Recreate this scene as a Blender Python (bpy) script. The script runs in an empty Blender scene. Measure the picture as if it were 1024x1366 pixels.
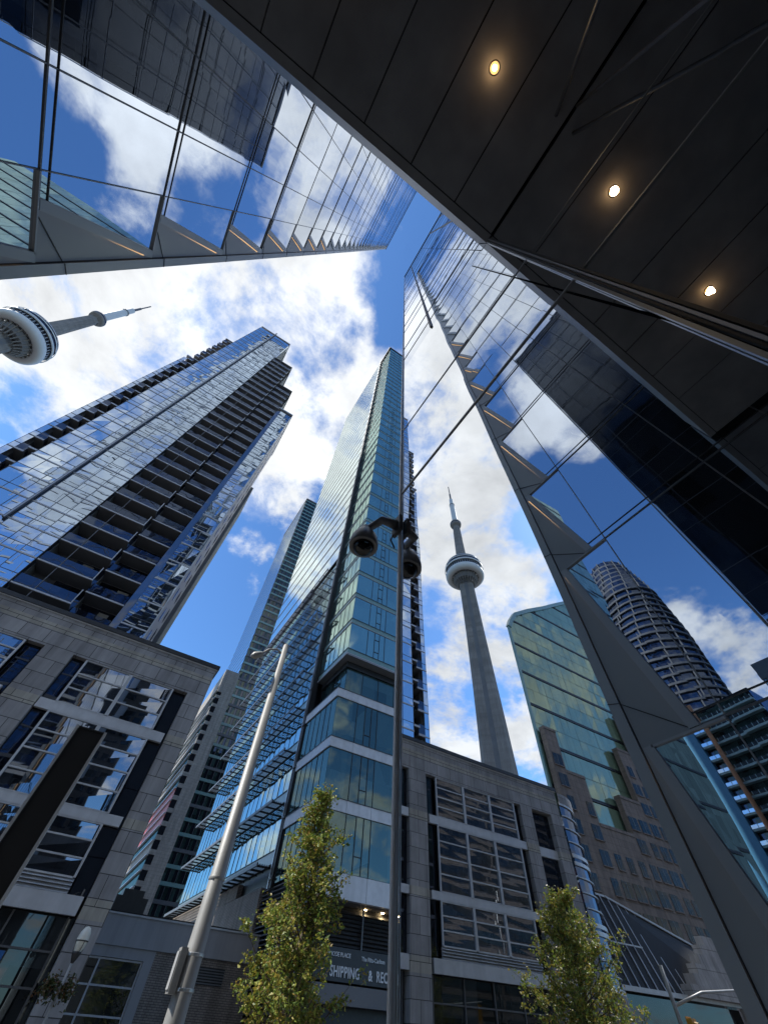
import bpy, bmesh, math, random
from mathutils import Vector, Matrix
random.seed(7)
S = bpy.context.scene
C = S.collection
R = math.radians

# ------------------------------------------------------------------ camera
cam_d = bpy.data.cameras.new('camera'); cam = bpy.data.objects.new('camera', cam_d); C.objects.link(cam)
right = Vector((0.84140484, -0.53848733, 0.04548935)); up = Vector((-0.46353681, -0.6758888, 0.57298164)); fwd = Vector((0.27779761, 0.50319552, 0.81830481))
M4 = Matrix.Identity(4)
for i in range(3):
    M4[i][0] = right[i]; M4[i][1] = up[i]; M4[i][2] = -fwd[i]
M4[0][3], M4[1][3], M4[2][3] = 0, 0, 1.6
cam.matrix_world = M4
cam_d.sensor_fit = 'HORIZONTAL'; cam_d.sensor_width = 36; cam_d.lens = 503.9/1024*36
cam_d.clip_start = 0.05; cam_d.clip_end = 6000
S.camera = cam

def pxdir(px, py):
    d = (px-512)*right - (py-683)*up + 503.9*fwd
    return d.normalized()

# ------------------------------------------------------------------ world
SUN_AZ, SUN_EL = -74, 50          # azimuth clockwise from +y
EXPO = 1.0
w = bpy.data.worlds.new('World'); S.world = w; w.use_nodes = True
nt = w.node_tree; nt.nodes.clear()
def N(t, **kw):
    n = nt.nodes.new(t)
    for k, v in kw.items(): setattr(n, k, v)
    return n
def L(a, b): nt.links.new(a, b)
def math_n(op, a, b=None, clamp=False):
    n = N('ShaderNodeMath', operation=op, use_clamp=clamp)
    for i, v in enumerate((a, b)):
        if v is None: continue
        if isinstance(v, (int, float)): n.inputs[i].default_value = v
        else: L(v, n.inputs[i])
    return n.outputs[0]
sky = N('ShaderNodeTexSky', sky_type='NISHITA'); sky.sun_disc = False
sky.sun_elevation = R(SUN_EL); sky.sun_rotation = R(SUN_AZ); sky.air_density = 1.0; sky.dust_density = 0.3; sky.ozone_density = 2.2
tc = N('ShaderNodeTexCoord'); sep = N('ShaderNodeSeparateXYZ'); L(tc.outputs['Generated'], sep.inputs[0])
zc = math_n('MAXIMUM', sep.outputs[2], 0.04)
zc2 = math_n('ADD', zc, 0.25)
comb = N('ShaderNodeCombineXYZ'); L(math_n('DIVIDE', sep.outputs[0], zc2), comb.inputs[0]); L(math_n('DIVIDE', sep.outputs[1], zc2), comb.inputs[1])
def noise(scale, detail, rough, w_=0.0, dist=0.0):
    n = N('ShaderNodeTexNoise', noise_dimensions='4D'); L(comb.outputs[0], n.inputs['Vector'])
    n.inputs['W'].default_value = w_; n.inputs['Scale'].default_value = scale; n.inputs['Detail'].default_value = detail
    n.inputs['Roughness'].default_value = rough; n.inputs['Distortion'].default_value = dist
    return n.outputs['Fac']
n1 = noise(2.6, 9, 0.62, 1.3, 0.15)
n2 = noise(7.0, 6, 0.6, 4.7)
def flip(d, ax): d = d.copy(); d[ax] = -d[ax]; return d
BL = []                            # (direction, radius deg, weight): the clouds of this afternoon
def B(px, py, r, wt, f=None): BL.append((pxdir(px, py) if f is None else flip(pxdir(px, py), f), r, wt))
B(10, 540, 20, .75); B(160, 470, 34, .40); B(300, 560, 26, .22); B(330, 400, 18, .16); B(455, 560, 13, .45); B(395, 650, 15, .5); B(475, 490, 8, .4)
B(450, 385, 9, .5); B(100, 560, 10, .15); B(250, 640, 12, .16)
B(520, 340, 8, -.5); B(508, 395, 8, -.75); B(428, 452, 7, -.75); B(400, 505, 4, -.25); B(300, 405, 6, -.38); B(60, 545, 4, -.25); B(300, 800, 22, -.75); B(345, 720, 7, .18); B(330, 470, 5, -.2); B(400, 560, 5, -.45)
B(565, 290, 8, -.5); B(500, 465, 4, .12)
B(620, 600, 22, .42, 0); B(660, 720, 12, .25, 0); B(580, 760, 10, .22, 0); B(600, 470, 14, .2, 0)
B(620, 880, 15, -.6, 0); B(580, 915, 6, .46, 0); B(690, 935, 8, .44, 0); B(605, 990, 6, .44, 0); B(735, 790, 8, .34, 0); B(715, 745, 5, -.25, 0); B(540, 820, 9, -.4, 0)
B(120, 140, 20, -.40, 0); B(205, 190, 14, .36, 0); B(265, 225, 8, .2, 0); B(100, 230, 8, -.22, 0); B(370, 190, 9, .26, 0); B(430, 215, 9, .22, 0); B(350, 250, 6, -.2, 0); B(285, 280, 6, -.2, 0); B(480, 260, 10, .3, 0)
B(445, 690, 19, .70, 0); B(475, 560, 9, -.15, 0); B(420, 900, 20, -.3, 0)
B(700, 480, 9, .34); B(655, 520, 8, -.3); B(750, 560, 8, .28); B(690, 420, 8, -.22); B(820, 650, 14, -.42); B(880, 770, 12, .18); B(950, 850, 10, .24); B(600, 340, 14, .28)
B(200, 560, 12, -.25, 1); B(110, 650, 9, .12, 1); B(320, 480, 10, .25, 1)
acc = math_n('ADD', math_n('MULTIPLY', math_n('SUBTRACT', n1, 0.5), 3.9), 0.5)
for d, r, wt in BL:
    v = N('ShaderNodeVectorMath', operation='DOT_PRODUCT'); L(tc.outputs['Generated'], v.inputs[0]); v.inputs[1].default_value = d
    m = N('ShaderNodeMapRange', interpolation_type='SMOOTHERSTEP'); L(v.outputs['Value'], m.inputs[0])
    m.inputs[1].default_value = math.cos(R(r)); m.inputs[2].default_value = 1.0 - (1-math.cos(R(r)))*0.08; m.inputs[3].default_value = 0; m.inputs[4].default_value = wt*0.60
    acc = math_n('ADD', acc, m.outputs[0])
acc = math_n('ADD', acc, math_n('MULTIPLY', math_n('SUBTRACT', n2, 0.5), 1.5))
mr = N('ShaderNodeMapRange', interpolation_type='SMOOTHSTEP'); L(acc, mr.inputs[0]); mr.inputs[1].default_value = 0.44; mr.inputs[2].default_value = 1.0
n5 = noise(5.5, 9, 0.66, 6.2, 0.25)
mr5 = N('ShaderNodeMapRange', interpolation_type='SMOOTHSTEP'); L(n5, mr5.inputs[0]); mr5.inputs[1].default_value = 0.34; mr5.inputs[2].default_value = 0.53; mr5.inputs[3].default_value = 0.22; mr5.inputs[4].default_value = 1.0
cmask = math_n('MULTIPLY', mr.outputs[0], mr5.outputs[0])
# thick hearts of the clouds are greyer than their lit rims
n3 = noise(4.0, 7, 0.62, 9.1, 0.3)
mr2 = N('ShaderNodeMapRange'); L(n3, mr2.inputs[0]); mr2.inputs[1].default_value = 0.34; mr2.inputs[2].default_value = 0.66; mr2.inputs[3].default_value = 0.70; mr2.inputs[4].default_value = 1.18
ccol = N('ShaderNodeMix', data_type='RGBA', blend_type='MULTIPLY'); ccol.inputs['Factor'].default_value = 1
ccol.inputs['A'].default_value = (5.1, 5.25, 5.4, 1); L(mr2.outputs[0], ccol.inputs['B'])
skyc = N('ShaderNodeMix', data_type='RGBA', blend_type='MULTIPLY'); skyc.inputs['Factor'].default_value = 1
L(sky.outputs[0], skyc.inputs['A']); skyc.inputs['B'].default_value = (0.53, 0.82, 1.10, 1)
mx = N('ShaderNodeMix', data_type='RGBA'); L(cmask, mx.inputs['Factor']); L(skyc.outputs['Result'], mx.inputs['A']); L(ccol.outputs['Result'], mx.inputs['B'])
bg = N('ShaderNodeBackground'); bg.inputs['Strength'].default_value = 0.10; L(mx.outputs['Result'], bg.inputs['Color'])
wo = N('ShaderNodeOutputWorld'); L(bg.outputs[0], wo.inputs['Surface'])

# ------------------------------------------------------------------ sun
sl = bpy.data.lights.new('sun', 'SUN'); sl.energy = 3.2; sl.angle = R(0.6); sl.color = (1, 0.95, 0.86)
so = bpy.data.objects.new('sun', sl); C.objects.link(so)
sd = Vector((math.sin(R(SUN_AZ))*math.cos(R(SUN_EL)), math.cos(R(SUN_AZ))*math.cos(R(SUN_EL)), math.sin(R(SUN_EL))))
so.rotation_euler = sd.to_track_quat('Z', 'Y').to_euler(); so.location = (0, 0, 300)
S.view_settings.view_transform = 'Standard'; S.view_settings.look = 'None'; S.view_settings.exposure = EXPO; S.view_settings.gamma = 1
S.cycles.max_bounces = 10; S.cycles.glossy_bounces = 7; S.cycles.diffuse_bounces = 3; S.cycles.transparent_max_bounces = 6
S.cycles.use_denoising = True; S.cycles.sample_clamp_indirect = 4

# ------------------------------------------------------------------ materials
def newmat(name):
    m = bpy.data.materials.new(name); m.use_nodes = True; t = m.node_tree
    return m, t, t.nodes['Principled BSDF']
def nd(t, ty, **kw):
    n = t.nodes.new(ty)
    for k, v in kw.items(): setattr(n, k, v)
    return n
def solid(name, col, rough=.6, metal=0.0, var=.12, vs=3.0, bump=0.0, bs=40, streak=0.0):
    m, t, p = newmat(name); p.inputs['Roughness'].default_value = rough; p.inputs['Metallic'].default_value = metal
    g = nd(t, 'ShaderNodeNewGeometry')
    n = nd(t, 'ShaderNodeTexNoise'); n.inputs['Scale'].default_value = vs; n.inputs['Detail'].default_value = 6; t.links.new(g.outputs['Position'], n.inputs['Vector'])
    r = nd(t, 'ShaderNodeMapRange'); t.links.new(n.outputs['Fac'], r.inputs[0]); r.inputs[1].default_value = .3; r.inputs[2].default_value = .7; r.inputs[3].default_value = 1-var; r.inputs[4].default_value = 1+var
    x = nd(t, 'ShaderNodeMix', data_type='RGBA', blend_type='MULTIPLY'); x.inputs['Factor'].default_value = 1
    x.inputs['A'].default_value = (*col, 1); t.links.new(r.outputs[0], x.inputs['B'])
    out = x.outputs['Result']
    if streak:                                   # rain streaks down the face
        mp = nd(t, 'ShaderNodeMapping'); mp.inputs['Scale'].default_value = (1.4, 1.4, .05); t.links.new(g.outputs['Position'], mp.inputs['Vector'])
        n2_ = nd(t, 'ShaderNodeTexNoise'); n2_.inputs['Scale'].default_value = 1.6; n2_.inputs['Detail'].default_value = 5; t.links.new(mp.outputs[0], n2_.inputs['Vector'])
        r2 = nd(t, 'ShaderNodeMapRange'); t.links.new(n2_.outputs['Fac'], r2.inputs[0]); r2.inputs[1].default_value = .35; r2.inputs[2].default_value = .65; r2.inputs[3].default_value = 1-streak; r2.inputs[4].default_value = 1+streak*.4
        x2 = nd(t, 'ShaderNodeMix', data_type='RGBA', blend_type='MULTIPLY'); x2.inputs['Factor'].default_value = 1
        t.links.new(out, x2.inputs['A']); t.links.new(r2.outputs[0], x2.inputs['B']); out = x2.outputs['Result']
    t.links.new(out, p.inputs['Base Color'])
    if bump:
        nb = nd(t, 'ShaderNodeTexNoise'); nb.inputs['Scale'].default_value = bs; t.links.new(g.outputs['Position'], nb.inputs['Vector'])
        b = nd(t, 'ShaderNodeBump'); b.inputs['Strength'].default_value = bump; b.inputs['Distance'].default_value = .02; t.links.new(nb.outputs['Fac'], b.inputs['Height']); t.links.new(b.outputs[0], p.inputs['Normal'])
    return m
def blocks(name, cols, bw, bh, mortar=(.05, .05, .05), ms=.012, rough=.75, axis='x', var=.12, tan=None):
    """stone or brick coursing laid out in metres along the wall (axis x, y or both) and z"""
    m, t, p = newmat(name); p.inputs['Roughness'].default_value = rough
    g = nd(t, 'ShaderNodeNewGeometry'); s = nd(t, 'ShaderNodeSeparateXYZ'); t.links.new(g.outputs['Position'], s.inputs[0])
    c = nd(t, 'ShaderNodeCombineXYZ')
    if axis == 'xy':
        a = nd(t, 'ShaderNodeMath', operation='ADD'); t.links.new(s.outputs[0], a.inputs[0]); t.links.new(s.outputs[1], a.inputs[1]); t.links.new(a.outputs[0], c.inputs[0])
    else: t.links.new(s.outputs[0 if axis == 'x' else 1], c.inputs[0])
    t.links.new(s.outputs[2], c.inputs[1])
    b = nd(t, 'ShaderNodeTexBrick'); t.links.new(c.outputs[0], b.inputs['Vector'])
    b.inputs['Color1'].default_value = (*cols[0], 1); b.inputs['Color2'].default_value = (*cols[1], 1); b.inputs['Mortar'].default_value = (*mortar, 1)
    b.inputs['Scale'].default_value = 1; b.inputs['Brick Width'].default_value = bw; b.inputs['Row Height'].default_value = bh; b.inputs['Mortar Size'].default_value = ms; b.inputs['Mortar Smooth'].default_value = .1; b.offset = .5
    n = nd(t, 'ShaderNodeTexNoise'); n.inputs['Scale'].default_value = 1.1; n.inputs['Detail'].default_value = 8; t.links.new(g.outputs['Position'], n.inputs['Vector'])
    r = nd(t, 'ShaderNodeMapRange'); t.links.new(n.outputs['Fac'], r.inputs[0]); r.inputs[1].default_value = .3; r.inputs[2].default_value = .7; r.inputs[3].default_value = 1-var; r.inputs[4].default_value = 1+var
    x = nd(t, 'ShaderNodeMix', data_type='RGBA', blend_type='MULTIPLY'); x.inputs['Factor'].default_value = 1
    t.links.new(b.outputs['Color'], x.inputs['A']); t.links.new(r.outputs[0], x.inputs['B']); mp = nd(t, 'ShaderNodeMapping'); mp.inputs['Scale'].default_value = (1.1, 1.1, .07); t.links.new(g.outputs['Position'], mp.inputs['Vector'])
    n4 = nd(t, 'ShaderNodeTexNoise'); n4.inputs['Scale'].default_value = 1.3; n4.inputs['Detail'].default_value = 7; n4.inputs['Roughness'].default_value = .65; t.links.new(mp.outputs[0], n4.inputs['Vector'])
    r4 = nd(t, 'ShaderNodeMapRange'); t.links.new(n4.outputs['Fac'], r4.inputs[0]); r4.inputs[1].default_value = .36; r4.inputs[2].default_value = .62; r4.inputs[3].default_value = .70; r4.inputs[4].default_value = 1.07
    x4 = nd(t, 'ShaderNodeMix', data_type='RGBA', blend_type='MULTIPLY'); x4.inputs['Factor'].default_value = 1; t.links.new(x.outputs['Result'], x4.inputs['A']); t.links.new(r4.outputs[0], x4.inputs['B'])
    t.links.new(x4.outputs['Result'], p.inputs['Base Color'])
    bp = nd(t, 'ShaderNodeBump'); bp.inputs['Strength'].default_value = .4; bp.inputs['Distance'].default_value = .02; t.links.new(b.outputs['Fac'], bp.inputs['Height']); bp.invert = True; t.links.new(bp.outputs[0], p.inputs['Normal'])
    return m
def glass(name, tint, refl, graze, power, inner, wave=0.0, ws=.3, rough=0.0, pane=0.0, pw=(1.5, 1.5, 3.0)):
    """coated window glass: mirror layer over a dark room; graze = extra mirror at glancing angles"""
    m, t, p = newmat(name)
    out = t.nodes['Material Output']; t.nodes.remove(p)
    gl = nd(t, 'ShaderNodeBsdfGlossy'); gl.inputs['Color'].default_value = (*tint, 1); gl.inputs['Roughness'].default_value = rough
    df = nd(t, 'ShaderNodeBsdfDiffuse'); df.inputs['Color'].default_value = (*inner, 1)
    g = nd(t, 'ShaderNodeNewGeometry')
    lw = nd(t, 'ShaderNodeLayerWeight'); lw.inputs['Blend'].default_value = .5
    pwn = nd(t, 'ShaderNodeMath', operation='POWER'); t.links.new(lw.outputs['Facing'], pwn.inputs[0]); pwn.inputs[1].default_value = power
    ml = nd(t, 'ShaderNodeMath', operation='MULTIPLY_ADD', use_clamp=True); t.links.new(pwn.outputs[0], ml.inputs[0]); ml.inputs[1].default_value = graze; ml.inputs[2].default_value = refl
    mxs = nd(t, 'ShaderNodeMixShader'); t.links.new(ml.outputs[0], mxs.inputs[0]); t.links.new(df.outputs[0], mxs.inputs[1]); t.links.new(gl.outputs[0], mxs.inputs[2])
    t.links.new(mxs.outputs[0], out.inputs['Surface'])
    if pane:                                     # rooms behind the panes differ: blinds, lamps, nothing
        sn = nd(t, 'ShaderNodeVectorMath', operation='SNAP'); t.links.new(g.outputs['Position'], sn.inputs[0]); sn.inputs[1].default_value = pw
        wn = nd(t, 'ShaderNodeTexWhiteNoise'); t.links.new(sn.outputs[0], wn.inputs['Vector'])
        rr = nd(t, 'ShaderNodeMapRange'); t.links.new(wn.outputs['Value'], rr.inputs[0]); rr.inputs[1].default_value = 0; rr.inputs[2].default_value = 1; rr.inputs[3].default_value = 1-pane; rr.inputs[4].default_value = 1+pane*2
        xx = nd(t, 'ShaderNodeMix', data_type='RGBA', blend_type='MULTIPLY'); xx.inputs['Factor'].default_value = 1; xx.inputs['A'].default_value = (*inner, 1); t.links.new(rr.outputs[0], xx.inputs['B']); t.links.new(xx.outputs['Result'], df.inputs['Color'])
    if wave:
        n = nd(t, 'ShaderNodeTexNoise'); n.inputs['Scale'].default_value = ws; n.inputs['Detail'].default_value = 1; t.links.new(g.outputs['Position'], n.inputs['Vector'])
        b = nd(t, 'ShaderNodeBump'); b.inputs['Strength'].default_value = 1; b.inputs['Distance'].default_value = wave; t.links.new(n.outputs['Fac'], b.inputs['Height'])
        t.links.new(b.outputs[0], gl.inputs['Normal'])
    return m
def emit(name, col, st):
    m, t, p = newmat(name); p.inputs['Base Color'].default_value = (0, 0, 0, 1); p.inputs['Emission Color'].default_value = (*col, 1); p.inputs['Emission Strength'].default_value = st
    return m
K = {}
K['asphalt'] = solid('asphalt', (.05, .05, .052), .9, var=.2, vs=2, bump=.3)
K['paving'] = blocks('paving', [(.34, .33, .31), (.39, .38, .35)], .6, .6, (.1, .1, .1), axis='x')
K['soffit'] = solid('soffit_metal', (.30, .308, .33), .45, var=.14, vs=.9, streak=.1)
K['black'] = solid('black', (.008, .008, .009), .6)
K['alu'] = solid('aluminium', (.42, .44, .46), .35, .6, .06)
K['white_metal'] = solid('white_metal', (.62, .63, .655), .4, 0, .06, streak=.1)
K['light_metal'] = solid('light_metal', (.50, .515, .54), .4, .2, .06, streak=.08)
K['dark_metal'] = solid('dark_metal', (.035, .038, .042), .45, .3)
K['mid_metal'] = solid('mid_metal', (.12, .125, .135), .45, .3)
K['clad'] = solid('clad_grey', (.27, .28, .295), .42, .15, .05, .4)
K['clad_rim'] = solid('clad_rim', (.33, .345, .365), .38, .2, .05, .4)
K['stone'] = blocks('grey_granite', [(.25, .245, .25), (.33, .325, .33)], 1.45, .88, (.03, .03, .03), .016)
K['tan_stone'] = blocks('tan_granite', [(.35, .33, .285), (.38, .36, .315)], 1.45, .5, (.04, .04, .04), .016)
K['concrete'] = solid('concrete', (.25, .23, .21), .85, 0, .10, .08, streak=.22)
def pour_lines(m):                               # casting lifts in the tower's concrete
    t = m.node_tree; p = t.nodes['Principled BSDF']; src = p.inputs['Base Color'].links[0].from_socket
    g_ = nd(t, 'ShaderNodeNewGeometry'); mp_ = nd(t, 'ShaderNodeMapping'); mp_.inputs['Scale'].default_value = (.015, .015, .22); t.links.new(g_.outputs['Position'], mp_.inputs['Vector'])
    n_ = nd(t, 'ShaderNodeTexNoise'); n_.inputs['Scale'].default_value = 1; n_.inputs['Detail'].default_value = 3; t.links.new(mp_.outputs[0], n_.inputs['Vector'])
    r_ = nd(t, 'ShaderNodeMapRange'); t.links.new(n_.outputs['Fac'], r_.inputs[0]); r_.inputs[1].default_value = .35; r_.inputs[2].default_value = .65; r_.inputs[3].default_value = .82; r_.inputs[4].default_value = 1.12
    x_ = nd(t, 'ShaderNodeMix', data_type='RGBA', blend_type='MULTIPLY'); x_.inputs['Factor'].default_value = 1; t.links.new(src, x_.inputs['A']); t.links.new(r_.outputs[0], x_.inputs['B']); t.links.new(x_.outputs['Result'], p.inputs['Base Color'])
pour_lines(K['concrete'])
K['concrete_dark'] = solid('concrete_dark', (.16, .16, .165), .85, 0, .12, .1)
K['radome'] = solid('radome_white', (.66, .68, .68), .5, 0, .04, .05)
K['beige'] = blocks('beige_stone', [(.33, .30, .26), (.36, .33, .28)], 2.2, .7, (.24, .22, .19), .03)
K['brick'] = blocks('brown_brick', [(.30, .26, .23), (.36, .315, .28)], .30, .10, (.09, .085, .08), .012, axis='xy')
K['wall_grey'] = solid('painted_panel_grey', (.38, .38, .395), .6, 0, .06, .5, streak=.12)
K['brown'] = blocks('brown_precast', [(.19, .15, .125), (.225, .18, .15)], 3.0, 1.0, (.1, .09, .08), .03)
K['pale_stone'] = blocks('pale_stone', [(.36, .34, .33), (.42, .40, .385)], 1.8, 1.5, (.2, .19, .18), .03)
K['tower_grey'] = solid('blue_grey_precast', (.075, .085, .10), .7, 0, .1, .2)
K['blind'] = solid('cream_blind', (.42, .40, .36), .8)
K['blind_grey'] = solid('grey_blind', (.20, .20, .21), .8)
K['red'] = solid('red_panel', (.42, .06, .045), .5)
K['pink'] = solid('pinkish_precast', (.34, .29, .33), .6, 0, .1, .3)
K['teal_paint'] = solid('pale_teal_slab', (.38, .52, .50), .6)
K['blue_panel'] = solid('blue_panel', (.10, .30, .46), .4, 0, .05)
K['orange'] = solid('orange_pipe', (.55, .24, .10), .5)
K['bark'] = solid('bark', (.09, .07, .055), .9, 0, .3, 8, bump=.5)
K['signal'] = solid('signal_yellow', (.50, .26, .03), .45)
K['blue_sign'] = solid('blue_sign', (.02, .11, .32), .4)
K['cream'] = solid('frosted_globe', (.62, .62, .55), .25)
K['lamp_black'] = solid('lamp_black', (.03, .032, .034), .45)
K['pole_metal'] = solid('brushed_pole', (.86, .87, .88), .35, .15, .05, 2)
K['galv'] = solid('galvanised_pole', (.30, .305, .305), .5, .15, .10, 3, streak=.15)
K['cam_grey'] = solid('camera_housing_grey', (.20, .20, .21), .4, 0, .04)
K['lens'] = glass('smoked_dome', (.5, .5, .5), .10, .7, 4, (.006, .006, .007))
K['gA'] = glass('tower_mirror_glass', (.80, .87, .97), .80, .2, 3, (.02, .025, .03), .012, .30)
K['gM'] = glass('lobby_mirror_glass', (.95, .965, .985), .80, .20, 3, (.03, .034, .036), .009, .35)
K['gM2'] = glass('dark_upper_glass', (.92, .95, 1), .02, 2.0, 6, (.012, .014, .018), .004, .3, pane=.6)
K['gB'] = glass('blue_glass', (.70, .80, .90), .70, .25, 3, (.03, .045, .065), .022, .24)
K['gBd'] = glass('dark_blue_glass', (.5, .6, .8), .13, .5, 4, (.010, .012, .018), .03, .5, pane=.8)
K['gD'] = glass('teal_glass', (.58, .78, .70), .52, .3, 3, (.035, .075, .08), .02, .25, pane=.5)
K['gD2'] = glass('teal_side_glass', (.86, .95, .93), .82, .2, 3, (.03, .06, .065), .025, .25)
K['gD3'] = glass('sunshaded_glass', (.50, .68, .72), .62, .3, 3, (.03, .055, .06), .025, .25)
K['gDl'] = glass('teal_low_glass', (.40, .54, .50), .20, .5, 4, (.022, .042, .045), .03, .3, pane=.6)
K['spandrel'] = solid('teal_spandrel', (.20, .34, .33), .25, 0, .08)
K['gS'] = glass('office_glass', (.75, .82, .92), .34, .4, 3, (.012, .015, .02), .008, .3, pane=.6)
K['gSd'] = glass('dark_side_glass', (.6, .7, .9), .10, .5, 4, (.006, .007, .010), .01, .4)
K['gE'] = glass('far_glass', (.72, .84, .90), .75, .25, 3, (.03, .05, .055), .01, .2)
K['gEd'] = glass('far_green_glass', (.40, .50, .46), .13, .4, 4, (.02, .035, .033), .02, .3, pane=.7)
K['gG'] = glass('green_glass', (.58, .70, .58), .20, .4, 3, (.20, .29, .20), .02, .1, pane=.08, pw=(2.2, 2.2, 7.4))
K['atrium_glass'] = solid('atrium_glass', (.012, .013, .015), .75)
K['gK'] = glass('apartment_window', (.7, .8, .85), .04, .15, 4, (.010, .010, .010), .01, .5, pane=.9)
K['gG2'] = glass('pale_green_glass', (.62, .82, .74), .30, .3, 3, (.30, .40, .35), .03, .15, pane=.2)
K['gW'] = glass('plain_window', (.7, .8, .85), .08, .5, 4, (.014, .016, .018), .004, .4, pane=.8)
K['lampface'] = emit('downlight', (1, .72, .36), 40)
K['halo'] = emit('halo_glow', (1, .5, .16), .9)  # emission stands in for lamplight on the downlight's surround
K['led'] = emit('warm_strip', (1, .58, .25), .55)

# ------------------------------------------------------------------ helpers
class MB:
    def __init__(s): s.v = []; s.f = []; s.m = []; s.k = []
    def mi(s, k):
        if k not in s.k: s.k.append(k)
        return s.k.index(k)
    def poly(s, pts, k):
        i = len(s.v); s.v += [tuple(p) for p in pts]; s.f.append(tuple(range(i, i+len(pts)))); s.m.append(s.mi(k))
    def box(s, x0, x1, y0, y1, z0, z1, k):
        i = len(s.v); s.v += [(x, y, z) for z in (z0, z1) for x, y in ((x0, y0), (x1, y0), (x1, y1), (x0, y1))]
        for q in ((0, 3, 2, 1), (4, 5, 6, 7), (0, 1, 5, 4), (1, 2, 6, 5), (2, 3, 7, 6), (3, 0, 4, 7)): s.f.append(tuple(i+j for j in q)); s.m.append(s.mi(k))
    def prism(s, pts, n, k):
        """polygon pts pushed along vector n"""
        n = Vector(n); a = [Vector(p) for p in pts]; b = [p+n for p in a]; L_ = len(a)
        s.poly(a[::-1], k); s.poly(b, k)
        for i in range(L_): s.poly([a[i], a[(i+1) % L_], b[(i+1) % L_], b[i]], k)
    def bar(s, p, q, wd, k, ht=None):
        p = Vector(p); q = Vector(q); d = (q-p).normalized(); ref = Vector((0, 0, 1)) if abs(d.z) < .9 else Vector((1, 0, 0))
        a = d.cross(ref).normalized()*wd/2; b = d.cross(a).normalized()*(ht or wd)/2
        s.prism([p+a+b, p-a+b, p-a-b, p+a-b], q-p, k)
    def tube(s, pts, rad, k, seg=12, cap=True):
        P = [Vector(p) for p in pts]; rads = rad if isinstance(rad, (list, tuple)) else [rad]*len(P); rings = []
        d0 = (P[1]-P[0]).normalized(); ref = Vector((0, 0, 1)) if abs(d0.z) < .9 else Vector((1, 0, 0)); a = d0.cross(ref).normalized()
        for i, p in enumerate(P):
            d = ((P[min(i+1, len(P)-1)]-P[max(i-1, 0)])).normalized(); a = (a-d*a.dot(d)).normalized(); b = d.cross(a)
            j = len(s.v); s.v += [tuple(p+(a*math.cos(t)+b*math.sin(t))*rads[i]) for t in [2*math.pi*q/seg for q in range(seg)]]; rings.append(j)
        for r0, r1 in zip(rings, rings[1:]):
            for q in range(seg): s.f.append((r0+q, r0+(q+1) % seg, r1+(q+1) % seg, r1+q)); s.m.append(s.mi(k))
        if cap: s.f.append(tuple(rings[0]+q for q in range(seg))[::-1]); s.m.append(s.mi(k)); s.f.append(tuple(rings[-1]+q for q in range(seg))); s.m.append(s.mi(k))
    def lathe(s, c, prof, k, seg=32):
        rings = []
        for r, z in prof:
            j = len(s.v); s.v += [(c[0]+r*math.cos(2*math.pi*q/seg), c[1]+r*math.sin(2*math.pi*q/seg), c[2]+z) for q in range(seg)]; rings.append(j)
        for r0, r1 in zip(rings, rings[1:]):
            for q in range(seg): s.f.append((r0+q, r0+(q+1) % seg, r1+(q+1) % seg, r1+q)); s.m.append(s.mi(k))
    def build(s, name, parent=None, smooth=False, loc=None):
        me = bpy.data.meshes.new(name); me.from_pydata(s.v, [], s.f)
        for k in s.k: me.materials.append(K[k])
        me.polygons.foreach_set('material_index', s.m)
        if smooth: me.polygons.foreach_set('use_smooth', [True]*len(me.polygons))
        me.validate(); me.update()
        o = bpy.data.objects.new(name, me); C.objects.link(o)
        if parent is not None:
            top = parent
            o.parent = parent; o.matrix_parent_inverse = Matrix.Translation(-world_loc(parent))
        return o
WL = {}
def world_loc(o): return WL.get(o.name, Vector((0, 0, 0)))
def thing(name, label, cat, loc=(0, 0, 0), group=None):
    o = bpy.data.objects.new(name, None); C.objects.link(o); o.location = loc; o['label'] = label; o['category'] = cat; o.empty_display_size = .3
    if group: o['group'] = group
    WL[o.name] = Vector(loc); return o
def one(name, k, parent=None, boxes=(), **kw):
    m = MB()
    for b in boxes: m.box(*b, k)
    return m.build(name, parent, **kw)
def structure(o): o['kind'] = 'structure'; return o
def text(name, s, size, loc, parent, k, rot=(math.pi/2, 0, 0), spacing=1.0, ext=.03, sx=1.0):
    c = bpy.data.curves.new(name, 'FONT'); c.body = s; c.size = size; c.extrude = ext; c.space_character = spacing; c.offset = .012*size/.6
    t = bpy.data.objects.new('text_tmp', c); C.objects.link(t); bpy.context.view_layer.update()
    me = bpy.data.meshes.new_from_object(t.evaluated_get(bpy.context.evaluated_depsgraph_get())); bpy.data.objects.remove(t)
    me.transform(Matrix.Translation(loc) @ Matrix.Rotation(rot[2], 4, 'Z') @ Matrix.Rotation(rot[0], 4, 'X') @ Matrix.Diagonal((sx, 1, 1, 1))); me.materials.clear(); me.materials.append(K[k])
    o = bpy.data.objects.new(name, me); C.objects.link(o); o.parent = parent; o.matrix_parent_inverse = Matrix.Translation(-world_loc(parent)); return o

# ------------------------------------------------------------------ ground
g = MB(); g.poly([(-2500, -2500, -.14), (2500, -2500, -.14), (2500, 2500, -.14), (-2500, 2500, -.14)], 'asphalt'); structure(g.build('ground'))
g = MB(); g.box(-6.9, 40, -70, 11, -.13, 0, 'paving'); structure(g.build('pavement'))
g = MB(); g.box(-120, 60, 23.5, 44, -.13, 0, 'paving'); structure(g.build('far_pavement'))
g = MB(); g.box(-120, 60, 17.1, 17.25, -.136, -.130, 'signal'); structure(g.build('road_marking'))

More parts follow.
